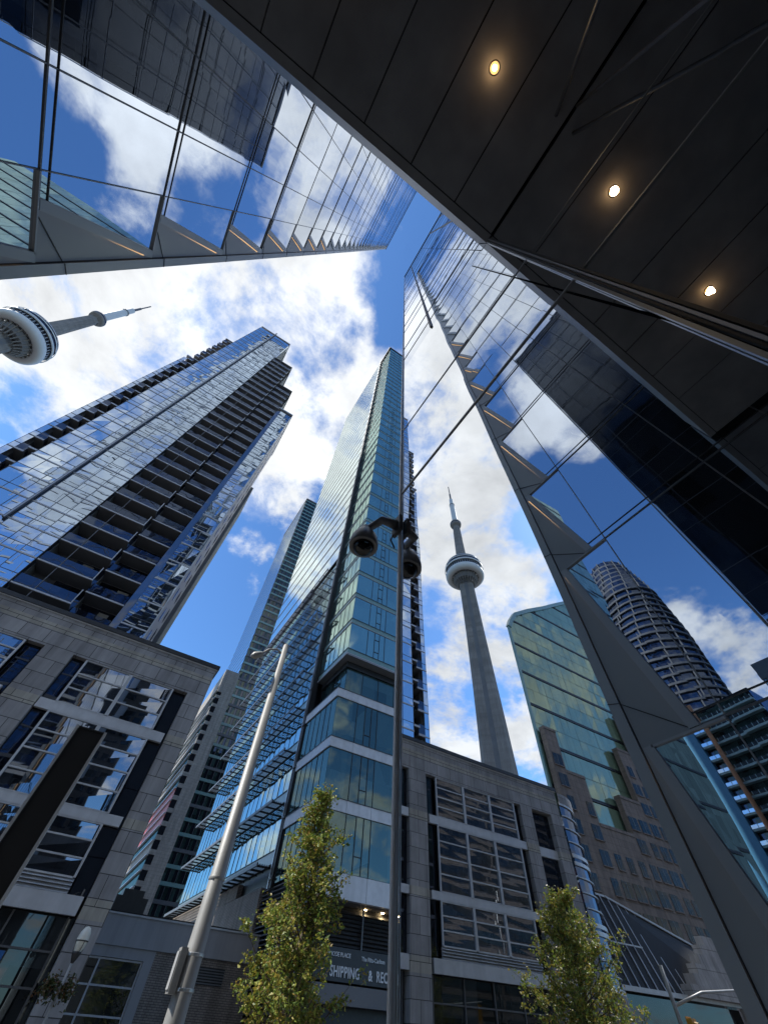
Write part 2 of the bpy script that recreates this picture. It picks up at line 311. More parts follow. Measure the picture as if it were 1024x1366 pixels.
# ================================================================== folded glass tower (across the plaza, x = -7.1)
AX = -7.1; AY = 5.3; AZ = 214
A = thing('glass_tower', 'mirrored glass tower overhead at upper left, its corner edged with grey sawtooth panels', 'tower', (AX-16, -30, 0))
one('core_wall', 'clad', A, [(-40, AX-.22, -75, AY-.02, 0, AZ-1)])
zb = [0, 5.9, 11.73, 16.66, 22.6, 28.5]
while zb[-1] < AZ-4: zb.append(zb[-1]+5.72)
m = MB()                                                    # smooth corner cladding with a raised outer rim
m.poly([(AX-.15, 2.0, 0), (AX-.15, 4.98, 0), (AX-.15, 4.98, AZ), (AX-.15, 2.0, AZ)], 'clad')
m.box(AX-.40, AX-.10, 5.0, AY, 0, AZ, 'clad_rim')
m.box(AX-.2, AX-.148, 4.975, 5.005, 0, AZ, 'black')
for i, z0 in enumerate(zb[:-1]):
    m.bar((AX-.150, 3.72, z0+.05), (AX-.150, 5.0, z0+1.15), .035, 'black', .02)
    m.bar((AX-.098, 5.0, z0+1.15), (AX-.098, AY, z0+1.25), .03, 'black', .012)
m.build('corner_cladding', A)
for i, (z0, z1) in enumerate(zip(zb, zb[1:])):              # glazed end of the tower
    m = MB(); rr = random.Random(i); x = -39.9
    while x < AX-1: m.poly([(x+.02, AY-.012+rr.uniform(-.008, .008), z0+.1), (x+2.7, AY-.012+rr.uniform(-.008, .008), z0+.1), (x+2.7, AY-.012+rr.uniform(-.008, .008), z1-.1), (x+.02, AY-.012+rr.uniform(-.008, .008), z1-.1)][::-1], 'gA'); m.box(x-.03, x+.03, AY-.1, AY+.05, z0, z1, 'light_metal'); x += 2.72
    m.box(-40, AX-.42, AY-.1, AY+.10, z0-.12, z0+.2, 'light_metal'); m.box(-40, AX-.42, AY-.1, AY+.06, z0+2.8, z0+2.95, 'light_metal'); m.build('end_glazing', A)
def toothy(z, z0, z1): return 3.72 + (4.86-3.72)*(z-z0)/(z1-z0)
ys = [2.97, 1.25]
while ys[-1] > -44: ys.append(ys[-1]-(1.72 if ys[-1] > -20 else 4))
for i, (z0, z1) in enumerate(zip(zb, zb[1:])):
    m = MB(); rnd = random.Random(i*13+5); G_ = .02
    lean = rnd.uniform(-.028, .028) if i > 3 else rnd.uniform(-.012, .012)
    def gx(z, j): return AX + lean*(z-z0)/(z1-z0) + j
    # end pane with the slanting edge, then the regular panes
    yt = lambda z: toothy(z, z0, z1)
    j = rnd.uniform(-.004, .004)
    m.poly([(gx(z0, 0), ys[0]+G_, z0+G_), (gx(z0, j), yt(z0)-.24, z0+G_), (gx(z1, -j), yt(z1)-.24, z1-G_), (gx(z1, 0), ys[0]+G_, z1-G_)], 'gA')
    nys = ys if i < 12 else ys[::2] if len(ys) else ys
    for ya, yb in zip(ys, ys[1:]):
        j = rnd.uniform(-.005, .005)
        m.poly([(gx(z0, 0), yb+G_, z0+G_), (gx(z0, j), ya-G_, z0+G_), (gx(z1, -j), ya-G_, z1-G_), (gx(z1, j), yb+G_, z1-G_)], 'gA')
    o = m.build('glass_band', A)
    f = MB()                                                # frame of this storey: sill, mullions, slanting edge
    for y in ys: f.box(AX-.12, AX+.012, y-.014, y+.014, z0+.03, z1-.03, 'clad')
    f.box(AX-.12, AX+.016, ys[-1], 3.7, z0-.024, z0+.022, 'mid_metal')
    if i % 1 == 0: f.box(AX-.12, AX+.02, ys[-1], 3.72, z0+.25, z0+.275, 'dark_metal')
    f.prism([(AX-.148, yt(z0)-.24, z0), (AX-.148, yt(z0), z0), (AX-.148, yt(z1), z1-.02), (AX-.148, yt(z1)-.24, z1-.02)], (.20, 0, 0), 'clad_rim')
    f.prism([(AX-.148, ys[0], z1-.07), (AX-.148, yt(z1)-.2, z1-.07), (AX-.148, yt(z1)-.2, z1-.02), (AX-.148, ys[0], z1-.02)], (.20, 0, 0), 'clad_rim')
    f.build('window_frame', o)
    if i < 9:
        l = MB(); l.bar((AX-.14, yt(z0)+.02, z0+.15), (AX-.14, yt(z1)+.015, z1-.15), .035, 'led', .02); l.build('light_strip', o)
one('roof', 'dark_metal', A, [(-40.1, AX+.1, -75.1, AY+.05, AZ+.005, AZ+.6)])

# ================================================================== building we stand under (glass face x = 1.5, soffit at 12.15)
MX = 1.5; MY = 2.25; SZ = 12.15
Mb = thing('canopy_building', 'mirror glazed building at right with dark panelled soffit and recessed downlights', 'building', (10, -10, 0))
one('core_wall', 'black', Mb, [(MX+.12, 22, -62, MY-.03, 0, 52)])
def panel(y0, y1, z0, z1, k, i):
    r = random.Random(i); t = .0028
    m = MB(); m.poly([(MX+r.uniform(-t, t), y0+.01, z0+.01), (MX+r.uniform(-t, t), y0+.01, z1-.01), (MX+r.uniform(-t, t), y1-.01, z1-.01), (MX+r.uniform(-t, t), y1-.01, z0+.01)], k)
    return m.build('glass_panel', Mb)
zl = [0, 5.9, 8.0, SZ]
yl = [MY, -.55, -3.6, -6.7, -9.8, -13, -17, -22, -30]
q = 0
for z0, z1 in zip(zl, zl[1:]):
    for y1, y0 in zip(yl, yl[1:]): panel(y0, y1, z0, z1, 'gM', q); q += 1
zu = [SZ, 14.6, 18.9, 23.2, 27.5, 31.8, 36.1, 40.4, 44.7, 49.0, 52.0]
for z0, z1 in zip(zu, zu[1:]):
    for y1, y0 in zip([MY, -.9, -4, -10], [-.9, -4, -10, -30]): panel(y0, y1, z0, z1, 'gM2', q); q += 1
m = MB()
for z in (5.9,): m.box(MX-.012, MX+.08, -30, MY, z-.016, z+.016, 'clad')
for z in (8.0,): m.box(MX-.01, MX+.08, -30, MY, z-.012, z+.012, 'clad')
for z in zu[1:-1]:
    m.box(MX-.012, MX+.08, -30, MY, z-.022, z+.022, 'mid_metal'); m.box(MX-.01, MX+.08, -30, MY, z-1.4, z-1.38, 'mid_metal')
m.build('horizontal_mullion', Mb)
m = MB()
for y in yl[2:-1]: m.box(MX-.02, MX+.08, y-.02, y+.02, 0, SZ-.02, 'mid_metal')
for y in [1.0, -2.4, -4, -6, -8, -10, -12, -16, -20, -25]: m.box(MX-.035, MX+.08, y-.03, y+.03, SZ+.02, 52, 'dark_metal')
m.build('vertical_mullion', Mb)
m = MB()                                                    # leaning triple rail along the fold of the glass
for off, wd, k in ((0, .022, 'alu'), (.032, .014, 'dark_metal'), (.055, .016, 'light_metal'), (.082, .02, 'dark_metal')):
    m.bar((MX-.025, -.29-off, .02), (MX-.025, -.29-off-11.99*.0645, 12.0), wd, k, .03)
m.build('leaning_rail', Mb)
m = MB(); m.tube([(MX-.008, MY+.024, 0), (MX-.008, MY+.024, 52.05)], .024, 'pole_metal', 16); m.build('corner_trim', Mb)
m = MB()
for k in range(9):
    for x in range(4): m.box(MX+.2+x*5.1, MX+5.26+x*5.1, MY-.025, MY+.0, .05+k*5.8, 5.8+k*5.8-.05, 'clad')
m.build('end_cladding', Mb)
one('parapet', 'mid_metal', Mb, [(MX-.05, 22, -62, MY+.06, 52.06, 52.5)])
# soffit
one('soffit_slab', 'black', Mb, [(-6.95, MX-.012, -30, -1.09, SZ+.05, SZ+1.2)])
xs = [MX-.02, .44, -.70, -1.83, -2.97, -4.04, -5.15, -6.95]
for x1, x0 in zip(xs, xs[1:]):
    for y1, y0 in ((-1.10, -1.235), (-1.235, -9.0), (-9.0, -16), (-16, -30)):
        if y0 == -1.235 and y1 == -1.10: continue
        one('soffit_panel', 'soffit', Mb, [(x0+.013, x1-.013, y0+.013, y1-.013, SZ, SZ+.04)])
one('soffit_edge', 'soffit', Mb, [(-6.95, MX-.015, -1.226, -1.06, SZ, SZ+1.25)])
for x in (-.15, -3.41):
    m = MB(); m.lathe((x, -3.15, SZ), [(.105, .03), (.105, -.006), (.09, -.012), (.085, .0)], 'dark_metal', 24); o = m.build('downlight', Mb)
    m = MB(); m.lathe((x, -3.15, SZ-.004), [(.042, 0), (.0001, 0)], 'lampface', 20); m.build('lamp_face', o); m = MB(); m.lathe((x, -3.15, SZ-.003), [(.085, 0), (.0425, 0)], 'halo', 20); m.build('halo_ring', o)  # outer ring glows by itself to paint the warm halo round the lamp
    ld = bpy.data.lights.new('spot', 'SPOT'); ld.energy = 8; ld.color = (1, .72, .4); ld.spot_size = R(100); ld.spot_blend = .6; ld.shadow_soft_size = .08
    lo = bpy.data.objects.new('downlight_lamp', ld); C.objects.link(lo); lo.location = (x, -3.15, SZ-.03)
    pd = bpy.data.lights.new('spill', 'POINT'); pd.energy = .9; pd.color = (1, .58, .25); pd.shadow_soft_size = .04
    po = bpy.data.objects.new('downlight_spill', pd); C.objects.link(po); po.location = (x, -3.15, SZ-.16)
m = MB(); m.tube([(1.27, -3.3, 12.12), (.30, -4.63, 9.7), (-.5, -5.8, 7.6)], .035, 'mid_metal', 8); m.build('tie_rod', Mb)

# ------------------------------------------------------------------ security camera on the corner trim
mp = Vector((MX-.03, MY+.03, 5.16)); dc = Vector((1.19, 2.58, 4.95))
sc_ = thing('security_camera', 'grey dome security camera on a wall arm at the glass corner', 'camera', mp)
m = MB(); m.box(MX-.075, MX-.031, MY-.06, MY+.10, 5.02, 5.30, 'dark_metal'); m.build('mounting_plate', sc_)
m = MB(); m.tube([mp+Vector((-.03, 0, .02)), mp+Vector((-.2, .04, .035)), dc+Vector((.04, 0, .335)), dc+Vector((0, 0, .30))], [.062, .05, .045, .05], 'cam_grey', 14); m.build('arm', sc_, True)
m = MB(); m.lathe(dc, [(.001, .33), (.05, .325), (.06, .27), (.10, .22), (.145, .13), (.165, .05), (.168, .0), (.165, -.045), (.152, -.052), (.118, -.04), (.105, 0)], 'cam_grey', 36); m.build('housing', sc_, True)
m = MB(); m.lathe(dc, [(.115, -.035), (.112, -.06), (.095, -.10), (.06, -.128), (.001, -.138)], 'lens', 28); m.build('dome', sc_, True)
m = MB(); m.tube([mp+Vector((-.04, .05, -.1)), mp+Vector((-.06, .06, -.22)), mp+Vector((-.02, .045, -.34))], .009, 'lamp_black', 8); m.build('cable', sc_, True)

# ================================================================== granite office block facing us across the street (face y = 30)
Sx = thing('granite_office', 'grey granite office block with gridded windows at lower left, behind the dark pylon', 'office building', (-15, 33, 0))
SY = 30.0; ST = 18.1
bays = [(-5.1, .75, 2), (-17.2, -8.74, 3), (-30.15, -20.8, 3)]
piers = [(1.7, 2.92), (-7.67, -5.95), (-19.75, -18.05), (-32.5, -31.0), (-36.6, -35.2)]
one('core_wall', 'black', Sx, [(-36.6, 2.9, SY+.75, 36, 0, ST-.3)])
m = MB()
m.box(-36.6, 2.92, SY, SY+.74, 15.70, 16.78, 'stone'); m.box(-36.6, 2.92, SY-.004, SY+.74, 16.78, 17.22, 'tan_stone'); m.box(-36.6, 2.92, SY, SY+.74, 17.22, 17.86, 'stone')
for a, b in piers:
    for z0, z1, k in ((0, 3.9, 'stone'), (3.9, 4.55, 'stone'), (4.55, 5.25, 'tan_stone'), (5.25, 8.0, 'stone'), (8.0, 8.45, 'tan_stone'), (8.45, 12.35, 'stone'), (12.35, 12.9, 'tan_stone'), (12.9, 15.70, 'stone')):
        m.box(a, b, SY-(.004 if k == 'tan_stone' else 0), SY+.74, z0, z1, k)
m.box(2.91, 2.921, SY+.741, 36, 0, ST-.3, 'stone')
m.build('stone_wall', Sx)
m = MB(); m.box(-36.75, 3.08, SY-.16, 36.2, 17.93, 18.22, 'dark_metal'); m.box(-36.7, 3.0, SY-.07, 36.1, 17.862, 17.928, 'white_metal'); m.build('cornice', Sx)
def office_window(x0, x1, z0, z1, rows, par=Sx, y=SY+.12, mat='gS'):
    r = random.Random(int(x0*31+z0*17)); gl_ = MB()
    for i in range(rows):
        a = z0+(z1-z0)*i/rows; b = z0+(z1-z0)*(i+1)/rows; t = .012
        gl_.poly([(x0+.04, y+r.uniform(-t, t), a+.03), (x1-.04, y+r.uniform(-t, t), a+.03), (x1-.04, y+r.uniform(-t, t), b-.03), (x0+.04, y+r.uniform(-t, t), b-.03)], mat)
    o = gl_.build('window', par); f = MB()
    for xx in (x0+.05, x1-.05): f.box(xx-.055, xx+.055, y-.10, y+.03, z0, z1, 'light_metal')
    for i in range(rows+1):
        zz = z0+(z1-z0)*i/rows; f.box(x0+.106, x1-.106, y-.07, y+.03, zz-.035, zz+.035, 'light_metal')
    f.build('frame', o); return o
for x0, x1, n in bays:
    cw = (x1-x0)/n
    for j in range(n):
        a = x0+j*cw; b = a+cw
        office_window(a, b, 12.92, 15.66, 3 if n == 2 else 4); office_window(a, b, 8.47, 12.33, 4); office_window(a, b, 5.85, 7.98, 3)
    for z0, z1 in ((12.35, 12.9), (8.0, 8.45)): one('spandrel', 'light_metal', Sx, [(x0-.80, x1+.80, SY+.05, SY+.3, z0, z1)])
    m = MB()
    for i in range(4): m.prism([(x0, SY+.02, 5.28+i*.14), (x0, SY+.20, 5.28+i*.14+.13), (x0, SY+.22, 5.28+i*.14)], (x1-x0, 0, 0), 'light_metal')
    m.box(x0-.80, x1+.80, SY+.03, SY+.3, 4.62, 5.27, 'light_metal'); m.build('louver', Sx)
    for a, b in ((x0-.86, x0-.005), (x1+.005, x1+.90)): one('side_glazing', 'gSd', Sx, [(a, b, SY+.42, SY+.5, 5.28, 15.69)])
    m = MB(); m.box(x0-.8, x1+.9, SY+.62, SY+.66, 0, 4.6, 'gW')
    n2 = max(2, int((x1-x0)/1.9))
    for j in range(n2+1): xx = x0-.6+(x1-x0+1.2)*j/n2; m.box(xx-.04, xx+.04, SY+.5, SY+.61, 0, 4.6, 'mid_metal')
    for zz in (2.45, 3.5): m.box(x0-.6, x1+.6, SY+.52, SY+.61, zz-.035, zz+.035, 'mid_metal')
    m.build('shopfront', Sx)
for z0, z1 in ((.2, 4.5), (5.3, 7.95), (8.5, 12.3), (12.95, 15.6)): one('window', 'gSd', Sx, [(-35.2, -32.5, SY+.5, SY+.6, z0, z1)])   # recessed bays toward the round corner
for z0, z1 in ((4.5, 5.3), (7.95, 8.5), (12.3, 12.95)): one('spandrel', 'light_metal', Sx, [(-35.2, -32.5, SY+.3, SY+.7, z0, z1)])
def arc(r, a0=-90, a1=-190, n=14): return [(-37.0+r*math.cos(R(a0+(a1-a0)*i/n)), SY+5.7+r*math.sin(R(a0+(a1-a0)*i/n))) for i in range(n+1)]
for z0, z1 in ((5.0, 8.0), (8.45, 12.35), (12.9, 17.0)):
    m = MB(); P = arc(5.6)
    for (xa, ya), (xb, yb) in zip(P, P[1:]): m.poly([(xa, ya, z0), (xb, yb, z0), (xb, yb, z1), (xa, ya, z1)], 'gSd')
    o = m.build('curved_glazing', Sx); f = MB()
    P2 = [(x, y) for x, y in arc(5.68)]
    for zz in [z0+(z1-z0)*i/4 for i in range(5)]:
        wd = .28 if zz in (z0, z1) else .07
        for (xa, ya), (xb, yb) in zip(P2, P2[1:]): f.bar((xa, ya, zz), (xb, yb, zz), .12, 'light_metal', wd)
    f.build('frame', o)
m = MB(); P = arc(5.75)
for z0, z1, k in ((17.02, 17.9, 'stone'), (0, 4.85, 'stone')):
    for (xa, ya), (xb, yb) in zip(P, P[1:]): m.poly([(xa, ya, z0), (xb, yb, z0), (xb, yb, z1), (xa, ya, z1)], k)
m.build('curved_stone_wall', Sx)

# ================================================================== blue glass residential tower behind it (face y = 38)
Bt = thing('residential_tower', 'tall blue glass residential tower with stepped dark balconies at left', 'tower', (-16, 45, 0))
BY = 38.0; FH = 2.93
one('core_wall', 'concrete_dark', Bt, [(-26.85, -26.2, BY+1, 60, 0, 79), (-26.2, -24.35, BY+2.2, 60, 0, 92), (-24.3, -15.4, BY+.7, 60, 0, 119), (-15.4, -13.5, BY+2.2, 60, 0, 104), (-13.5, -10.5, BY+2.0, 60, 0, 104), (-10.5, -6.9, BY+2.6, 60, 0, 92), (-6.85, -3.75, BY+.6, 49.5, 0, 79.6)])
nf = int(120/FH)
for i in range(3, nf+1):
    z0 = i*FH; z1 = z0+FH; rr = random.Random(i)
    if z1 < 121.5:
        m = MB()                                            # main glass bay
        xx = -24.9; wds = [1.55, 1.55, 1.5, .0, 1.55, 1.55, 1.6]
        for j in range(6):
            a = -24.4+j*1.49; t = .010
            for za, zb_ in ((z0+.16, z0+.95), (z0+1.0, z1-.02)):
                m.poly([(a+.02, BY+rr.uniform(-t, t), za), (a+1.47, BY+rr.uniform(-t, t), za), (a+1.47, BY+rr.uniform(-t, t), zb_), (a+.02, BY+rr.uniform(-t, t), zb_)], 'gB')
        m.box(-24.45, -15.45, BY-.06, BY+.3, z0-.02, z0+.13, 'light_metal'); m.box(-24.45, -15.45, BY-.035, BY+.05, z0+.955, z0+.99, 'mid_metal')
        for j in range(7): m.box(-24.4+j*1.49-.02, -24.4+j*1.49+.02, BY-.03, BY+.05, z0+.14, z1-.03, 'mid_metal')
        m.poly([(-15.44, BY, z0), (-15.44, BY+2.1, z0), (-15.44, BY+2.1, z1), (-15.44, BY, z1)], 'gB')
        m.build('glass_band', Bt)
    if z1 < 80:
        m = MB(); m.poly([(-26.85, BY+.3, z0+.1), (-26.25, BY+.3, z0+.1), (-26.25, BY+.3, z1), (-26.85, BY+.3, z1)], 'gB'); m.box(-26.9, -26.2, BY+.24, BY+.5, z0-.02, z0+.1, 'light_metal'); m.box(-26.9, -26.2, BY+.26, BY+.34, z0+1, z0+1.04, 'mid_metal')
        m.poly([(-26.9, BY+.3, z0), (-26.9, BY+18, z0), (-26.9, BY+18, z1), (-26.9, BY+.3, z1)][::-1], 'gB'); m.build('corner_glazing', Bt)
        m = MB()                                            # right corner glass column
        for j in range(2):
            a = -6.1+j*1.2
            m.poly([(a+.02, BY+rr.uniform(-.02, .02), z0+.14), (a+1.18, BY+rr.uniform(-.02, .02), z0+.14), (a+1.18, BY+rr.uniform(-.02, .02), z1), (a+.02, BY+rr.uniform(-.02, .02), z1)], 'gB')
        m.poly([(-6.85, BY+.5, z0), (-6.1, BY, z0), (-6.1, BY, z1), (-6.85, BY+.5, z1)], 'gBd')
        m.box(-6.1, -3.66, BY-.05, BY+.2, z0-.02, z0+.12, 'light_metal'); m.box(-6.1, -3.68, BY-.03, BY+.1, z0+.95, z0+.99, 'mid_metal'); m.box(-3.74, -3.66, BY-.04, BY+.1, z0+.13, z1-.03, 'light_metal')
        m.build('corner_glazing', Bt)
    if z1 < 106 and i >= 5:
        m = MB(); top = z1 > 102                            # first balcony column, standing forward of the second
        m.box(-15.35, -10.5, BY+.05, BY+2.1, z0-.02, z0+.16, 'concrete_dark'); m.box(-15.35, -10.46, BY-.02, BY+.04, z0+.01, z0+.15, 'light_metal')
        m.box(-10.56, -10.48, BY-.02, BY+.05, z0+.18, z0+1.75, 'light_metal'); m.box(-13.6, -13.53, BY-.0, BY+.06, z0+.18, z1-.06, 'mid_metal')
        m.poly([(-13.4, BY+1.98, z0+.2), (-10.6, BY+1.98, z0+.2), (-10.6, BY+1.98, z1-.1), (-13.4, BY+1.98, z1-.1)], 'gBd')
        m.box(-12.9, -11.2, BY+1.9, BY+1.95, z0+.5, z1-.5, 'gBd')
        if rr.random() < .45: xx = rr.uniform(-13.2, -12); m.box(xx, xx+rr.uniform(.5, 1.3), BY+1.90, BY+1.93, z0+.55, z1-.3, rr.choice(('blind', 'blind_grey')))
        if rr.random() < .4: xx = rr.uniform(-13, -11.5); m.box(xx, xx+.6, BY+.5, BY+1.1, z0+.17, z0+.9, rr.choice(('brown', 'dark_metal', 'blind_grey')))
        m.poly([(-15.3, BY+.02, z0+.2), (-13.6, BY+.02, z0+.2), (-13.6, BY+.02, z0+1.2), (-15.3, BY+.02, z0+1.2)], 'gBd')
        m.poly([(-13.5, BY+.02, z0+.2), (-10.56, BY+.02, z0+.2), (-10.56, BY+.02, z0+1.15), (-13.5, BY+.02, z0+1.15)], 'gBd')
        m.build('balcony', Bt)
    if z1 < 94 and i >= 5:
        zz = z0-.9; m = MB(); m.box(-10.44, -6.9, BY+.75, BY+2.7, zz, zz+.16, 'concrete_dark'); m.box(-10.44, -6.9, BY+.68, BY+.74, zz+.01, zz+.15, 'light_metal')
        m.poly([(-10.4, BY+2.58, zz+.2), (-6.9, BY+2.58, zz+.2), (-6.9, BY+2.58, zz+FH-.1), (-10.4, BY+2.58, zz+FH-.1)], 'gBd')
        if rr.random() < .45: xx = rr.uniform(-10, -8.5); m.box(xx, xx+rr.uniform(.5, 1.3), BY+2.45, BY+2.48, zz+.5, zz+FH-.4, rr.choice(('blind', 'blind_grey')))
        m.poly([(-10.4, BY+.70, zz+.2), (-6.95, BY+.70, zz+.2), (-6.95, BY+.70, zz+1.15), (-10.4, BY+.70, zz+1.15)], 'gBd')
        m.build('balcony', Bt)
    if z1 < 100-(0 if i % 2 else 0) and i >= 6:
        m = MB(); s_ = .45 if i % 2 else 0                  # alternating balconies of the left column
        m.box(-26.2, -25.3+s_*.2, BY+.3, BY+2.2, z0-.02, z0+.16, 'concrete_dark'); m.box(-26.2, -25.3, BY+.24, BY+.29, z0-.05, z0+.20, 'light_metal')
        m.box(-25.3, -24.45, BY+.02, BY+2.2, z0+.7, z0+.88, 'concrete_dark'); m.box(-25.3, -24.45, BY-.02, BY+.015, z0+.68, z0+.92, 'light_metal')
        m.poly([(-26.2, BY+2.0, z0+.2), (-24.45, BY+2.0, z0+.2), (-24.45, BY+2.0, z1-.1), (-26.2, BY+2.0, z1-.1)], 'gBd')
        m.poly([(-26.18, BY+.27, z0+.2), (-25.32, BY+.27, z0+.2), (-25.32, BY+.27, z0+1.3), (-26.18, BY+.27, z0+1.3)], 'gBd')
        m.build('balcony', Bt)
m = MB(); m.box(-20.32, -20.06, BY-.32, BY-.08, 29, 122.5, 'mid_metal'); m.box(-20.24, -20.12, BY-.36, BY-.33, 29, 122, 'alu'); m.build('facade_rail', Bt)
m = MB(); m.box(-24.45, -15.4, BY-.05, 60, 121.2, 121.6, 'light_metal'); m.box(-15.4, -10.45, BY, 60, 105.2, 105.6, 'concrete_dark'); m.box(-10.45, -6.85, BY+.7, 60, 93.0, 93.4, 'concrete_dark'); m.box(-6.85, -3.6, BY-.05, 49.6, 80.2, 80.6, 'light_metal'); m.box(-26.9, -26.2, BY+.25, 60, 80.2, 80.6, 'light_metal'); m.box(-26.2, -24.5, BY+.1, 60, 98.5, 98.9, 'concrete_dark'); m.build('roof', Bt)
m = MB(); m.box(-3.745, -3.70, BY+.25, 49.5, 0, 80.1, 'pink')
for i in range(4, 27):
    m.box(-3.70, -3.66, BY+3.0, BY+3.8, i*FH+.8, i*FH+2.2, 'gBd'); m.box(-3.70, -3.66, BY+7.4, BY+8.6, i*FH+.8, i*FH+2.2, 'gBd')
m.build('side_wall', Bt)
one('rear_wing', 'concrete_dark', Bt, [(-9, -3.2, 49.6, 58, 0, 66)])

# ================================================================== teal glass corner tower (corner at x = 14.7, y = 33)
D = thing('teal_corner_tower', 'tall teal glass corner tower with overhanging upper storeys and slatted sunshades, centre', 'tower', (24, 50, 0))
DX, DY, DE, DR, DT = 14.7, 33.0, 72.5, 36.0, 178
one('core_wall', 'dark_metal', D, [(DX+.35, DR-.4, DY+.35, 41.4, 7.65, 22), (DX+.35, DR-.4, DY+2.05, 41.4, 0, 7.6), (DX+1.5, DR-.4, DY+1.5, 41.4, 22, 26.2), (DX+.75, DR-.4, DY+.4, 41.4, 26.2, DT-.5), (DX+.35, DR-.4, 41.4, DE-.2, 0, DT-.5)])
def dfront(y, x0, x1, z0, z1, k, m, ws, r, t=.012):
    x = x0
    while x < x1-.1:
        b = min(x1, x+ws); m.poly([(x+.02, y+r.uniform(-t, t), z0), (b-.02, y+r.uniform(-t, t), z0), (b-.02, y+r.uniform(-t, t), z1), (x+.02, y+r.uniform(-t, t), z1)], k); m.box(b-.025, b+.025, y-.04, y+.1, z0, z1, 'dark_metal'); x = b
def dside(x, y0, y1, z0, z1, k, m, ws, r, t=.012, mull='dark_metal', mw=.025):
    y = y0
    while y < y1-.1:
        b = min(y1, y+ws); m.poly([(x+r.uniform(-t, t), y+.02, z0), (x+r.uniform(-t, t), y+.02, z1), (x+r.uniform(-t, t), b-.02, z1), (x+r.uniform(-t, t), b-.02, z0)], k)
        if mw: m.box(x-.03, x+.1, b-mw, b+mw, z0, z1, mull)
        y = b
for i, (z0, z1, zt) in enumerate(((8.85, 12.3, 13.1), (13.1, 16.7, 17.5), (17.5, 21.2, 22.0))):     # lower storeys with pale fascia bands
    r = random.Random(i); m = MB(); dfront(DY, DX, DR, z0, z1, 'gDl', m, 2.3, r); dside(DX, DY, 40.0, z0, z1, 'gDl', m, 1.15, r)
    m.box(DX+3.2, DX+3.25, DY-.05, DY+.05, z0+.02, z1-.02, 'dark_metal'); m.box(DX+3.9, DX+3.95, DY-.05, DY+.05, z0+.02, z1-.02, 'dark_metal'); m.box(DX+3.25, DX+3.9, DY-.05, DY+.05, z0+1.0, z0+1.05, 'dark_metal')
    o = m.build('glass_band', D); m = MB(); x = DX-.12
    while x < DR: m.box(x+.012, min(x+2.3, DR)-.012, DY-.12, DY+.3, z1, zt, 'white_metal'); x += 2.3
    m.box(DX-.12, DX+.25, DY+.31, 40.0, z1, zt, 'white_metal'); m.box(DX-.16, DR, DY-.16, 40.0, zt+.002, zt+.05, 'dark_metal'); m.build('fascia', D)
m = MB(); r = random.Random(9); dfront(DY+1.2, DX+1.2, DR, 22.05, 25.3, 'gDl', m, 2.0, r); dside(DX+1.2, DY+1.2, 40, 22.05, 25.3, 'gDl', m, 1.2, r); m.build('glass_band', D)
m = MB(); m.box(DX+.3, DR, DY-.05, 40.0, 25.95, 26.15, 'clad'); m.box(DX+1.0, DR, DY+1.0, 40, 25.3, 25.93, 'dark_metal'); m.build('overhang_soffit', D)
z = 26.15; i = 0; UX = DX+.4
while z < DT-3:
    r = random.Random(100+i); h = 4.05
    m = MB(); m.box(UX-.03, DR, DY-.03, DY+.3, z+.03, z+.55, 'spandrel'); m.box(UX-.03, UX+.3, DY+.31, 40.0, z+.03, z+.55, 'spandrel')
    dfront(DY, UX, DR, z+.62, z+h-.06, 'gD', m, 2.3, r); dside(UX, DY, 40.0, z+.62, z+h-.06, 'gD', m, 1.2, r)
    if i < 20: m.box(UX+3.2, UX+3.24, DY-.05, DY+.05, z+.63, z+h-.07, 'dark_metal'); m.box(UX+3.85, UX+3.89, DY-.05, DY+.05, z+.63, z+h-.07, 'dark_metal'); m.box(UX+3.25, UX+3.85, DY-.05, DY+.05, z+1.4, z+1.44, 'dark_metal'); m.box(UX+3.25, UX+3.85, DY-.05, DY+.05, z+3.0, z+3.04, 'dark_metal')
    m.box(UX-.09, DR, DY-.09, 40.0, z+.555, z+.61, 'dark_metal'); m.box(UX-.07, DR, DY-.07, 40.0, z-.03, z+.025, 'light_metal')
    m.build('glass_band', D); z += h; i += 1
m = MB(); m.box(DX-.16, DX+.5, 40.1, 40.5, 8.6, DT+1, 'dark_metal'); m.box(DX-.24, DX-.10, 40.5, 40.66, 8.6, DT+1, 'alu')
for k in range(9, 178, 4): m.box(DX-.26, DX-.1, 40.05, 40.7, k+.1, k+.22, 'mid_metal')
m.build('vertical_fin', D)
z = 10.0; i = 0                                             # long side: sunshade storeys, then the smooth wall above
while z < 46:
    r = random.Random(300+i); m = MB(); zt = z+4.4 if z < 8 else min(z+4.4, 47)
    dside(DX, 41.0, DE, z+1.15, zt-.02, 'gD3', m, 1.5, r, .02, 'mid_metal', .02); m.box(DX-.02, DX+.2, 41, DE, z+.25, z+1.10, 'spandrel'); m.box(DX-.08, DX+.1, 41, DE, z+1.10, z+1.16, 'dark_metal')
    o = m.build('glass_band', D)
    m = MB()
    for j in range(6): m.box(DX-1.25+.2*j, DX-1.25+.2*j+.06, 41.2, DE, z+.02, z+.09, 'mid_metal')
    for j in range(21): m.box(DX-1.3, DX-.02, 41.3+1.55*j, 41.36+1.55*j, z-.12, z+.015, 'dark_metal')
    m.box(DX-1.34, DX-1.26, 41.1, DE, z-.1, z+.14, 'mid_metal'); m.build('sunshade', D); z += 4.4; i += 1
z = 48.3; i = 0
while z < DT-2:
    r = random.Random(500+i); m = MB(); dside(DX, 41.0, DE, z+.30, min(z+4.05, DT)-.03, 'gD2', m, 3.0, r, .008, 'gD2', 0); m.box(DX-.05, DX+.1, 41, DE, z-.02, z+.28, 'dark_metal'); m.build('glass_band', D); z += 4.05; i += 1
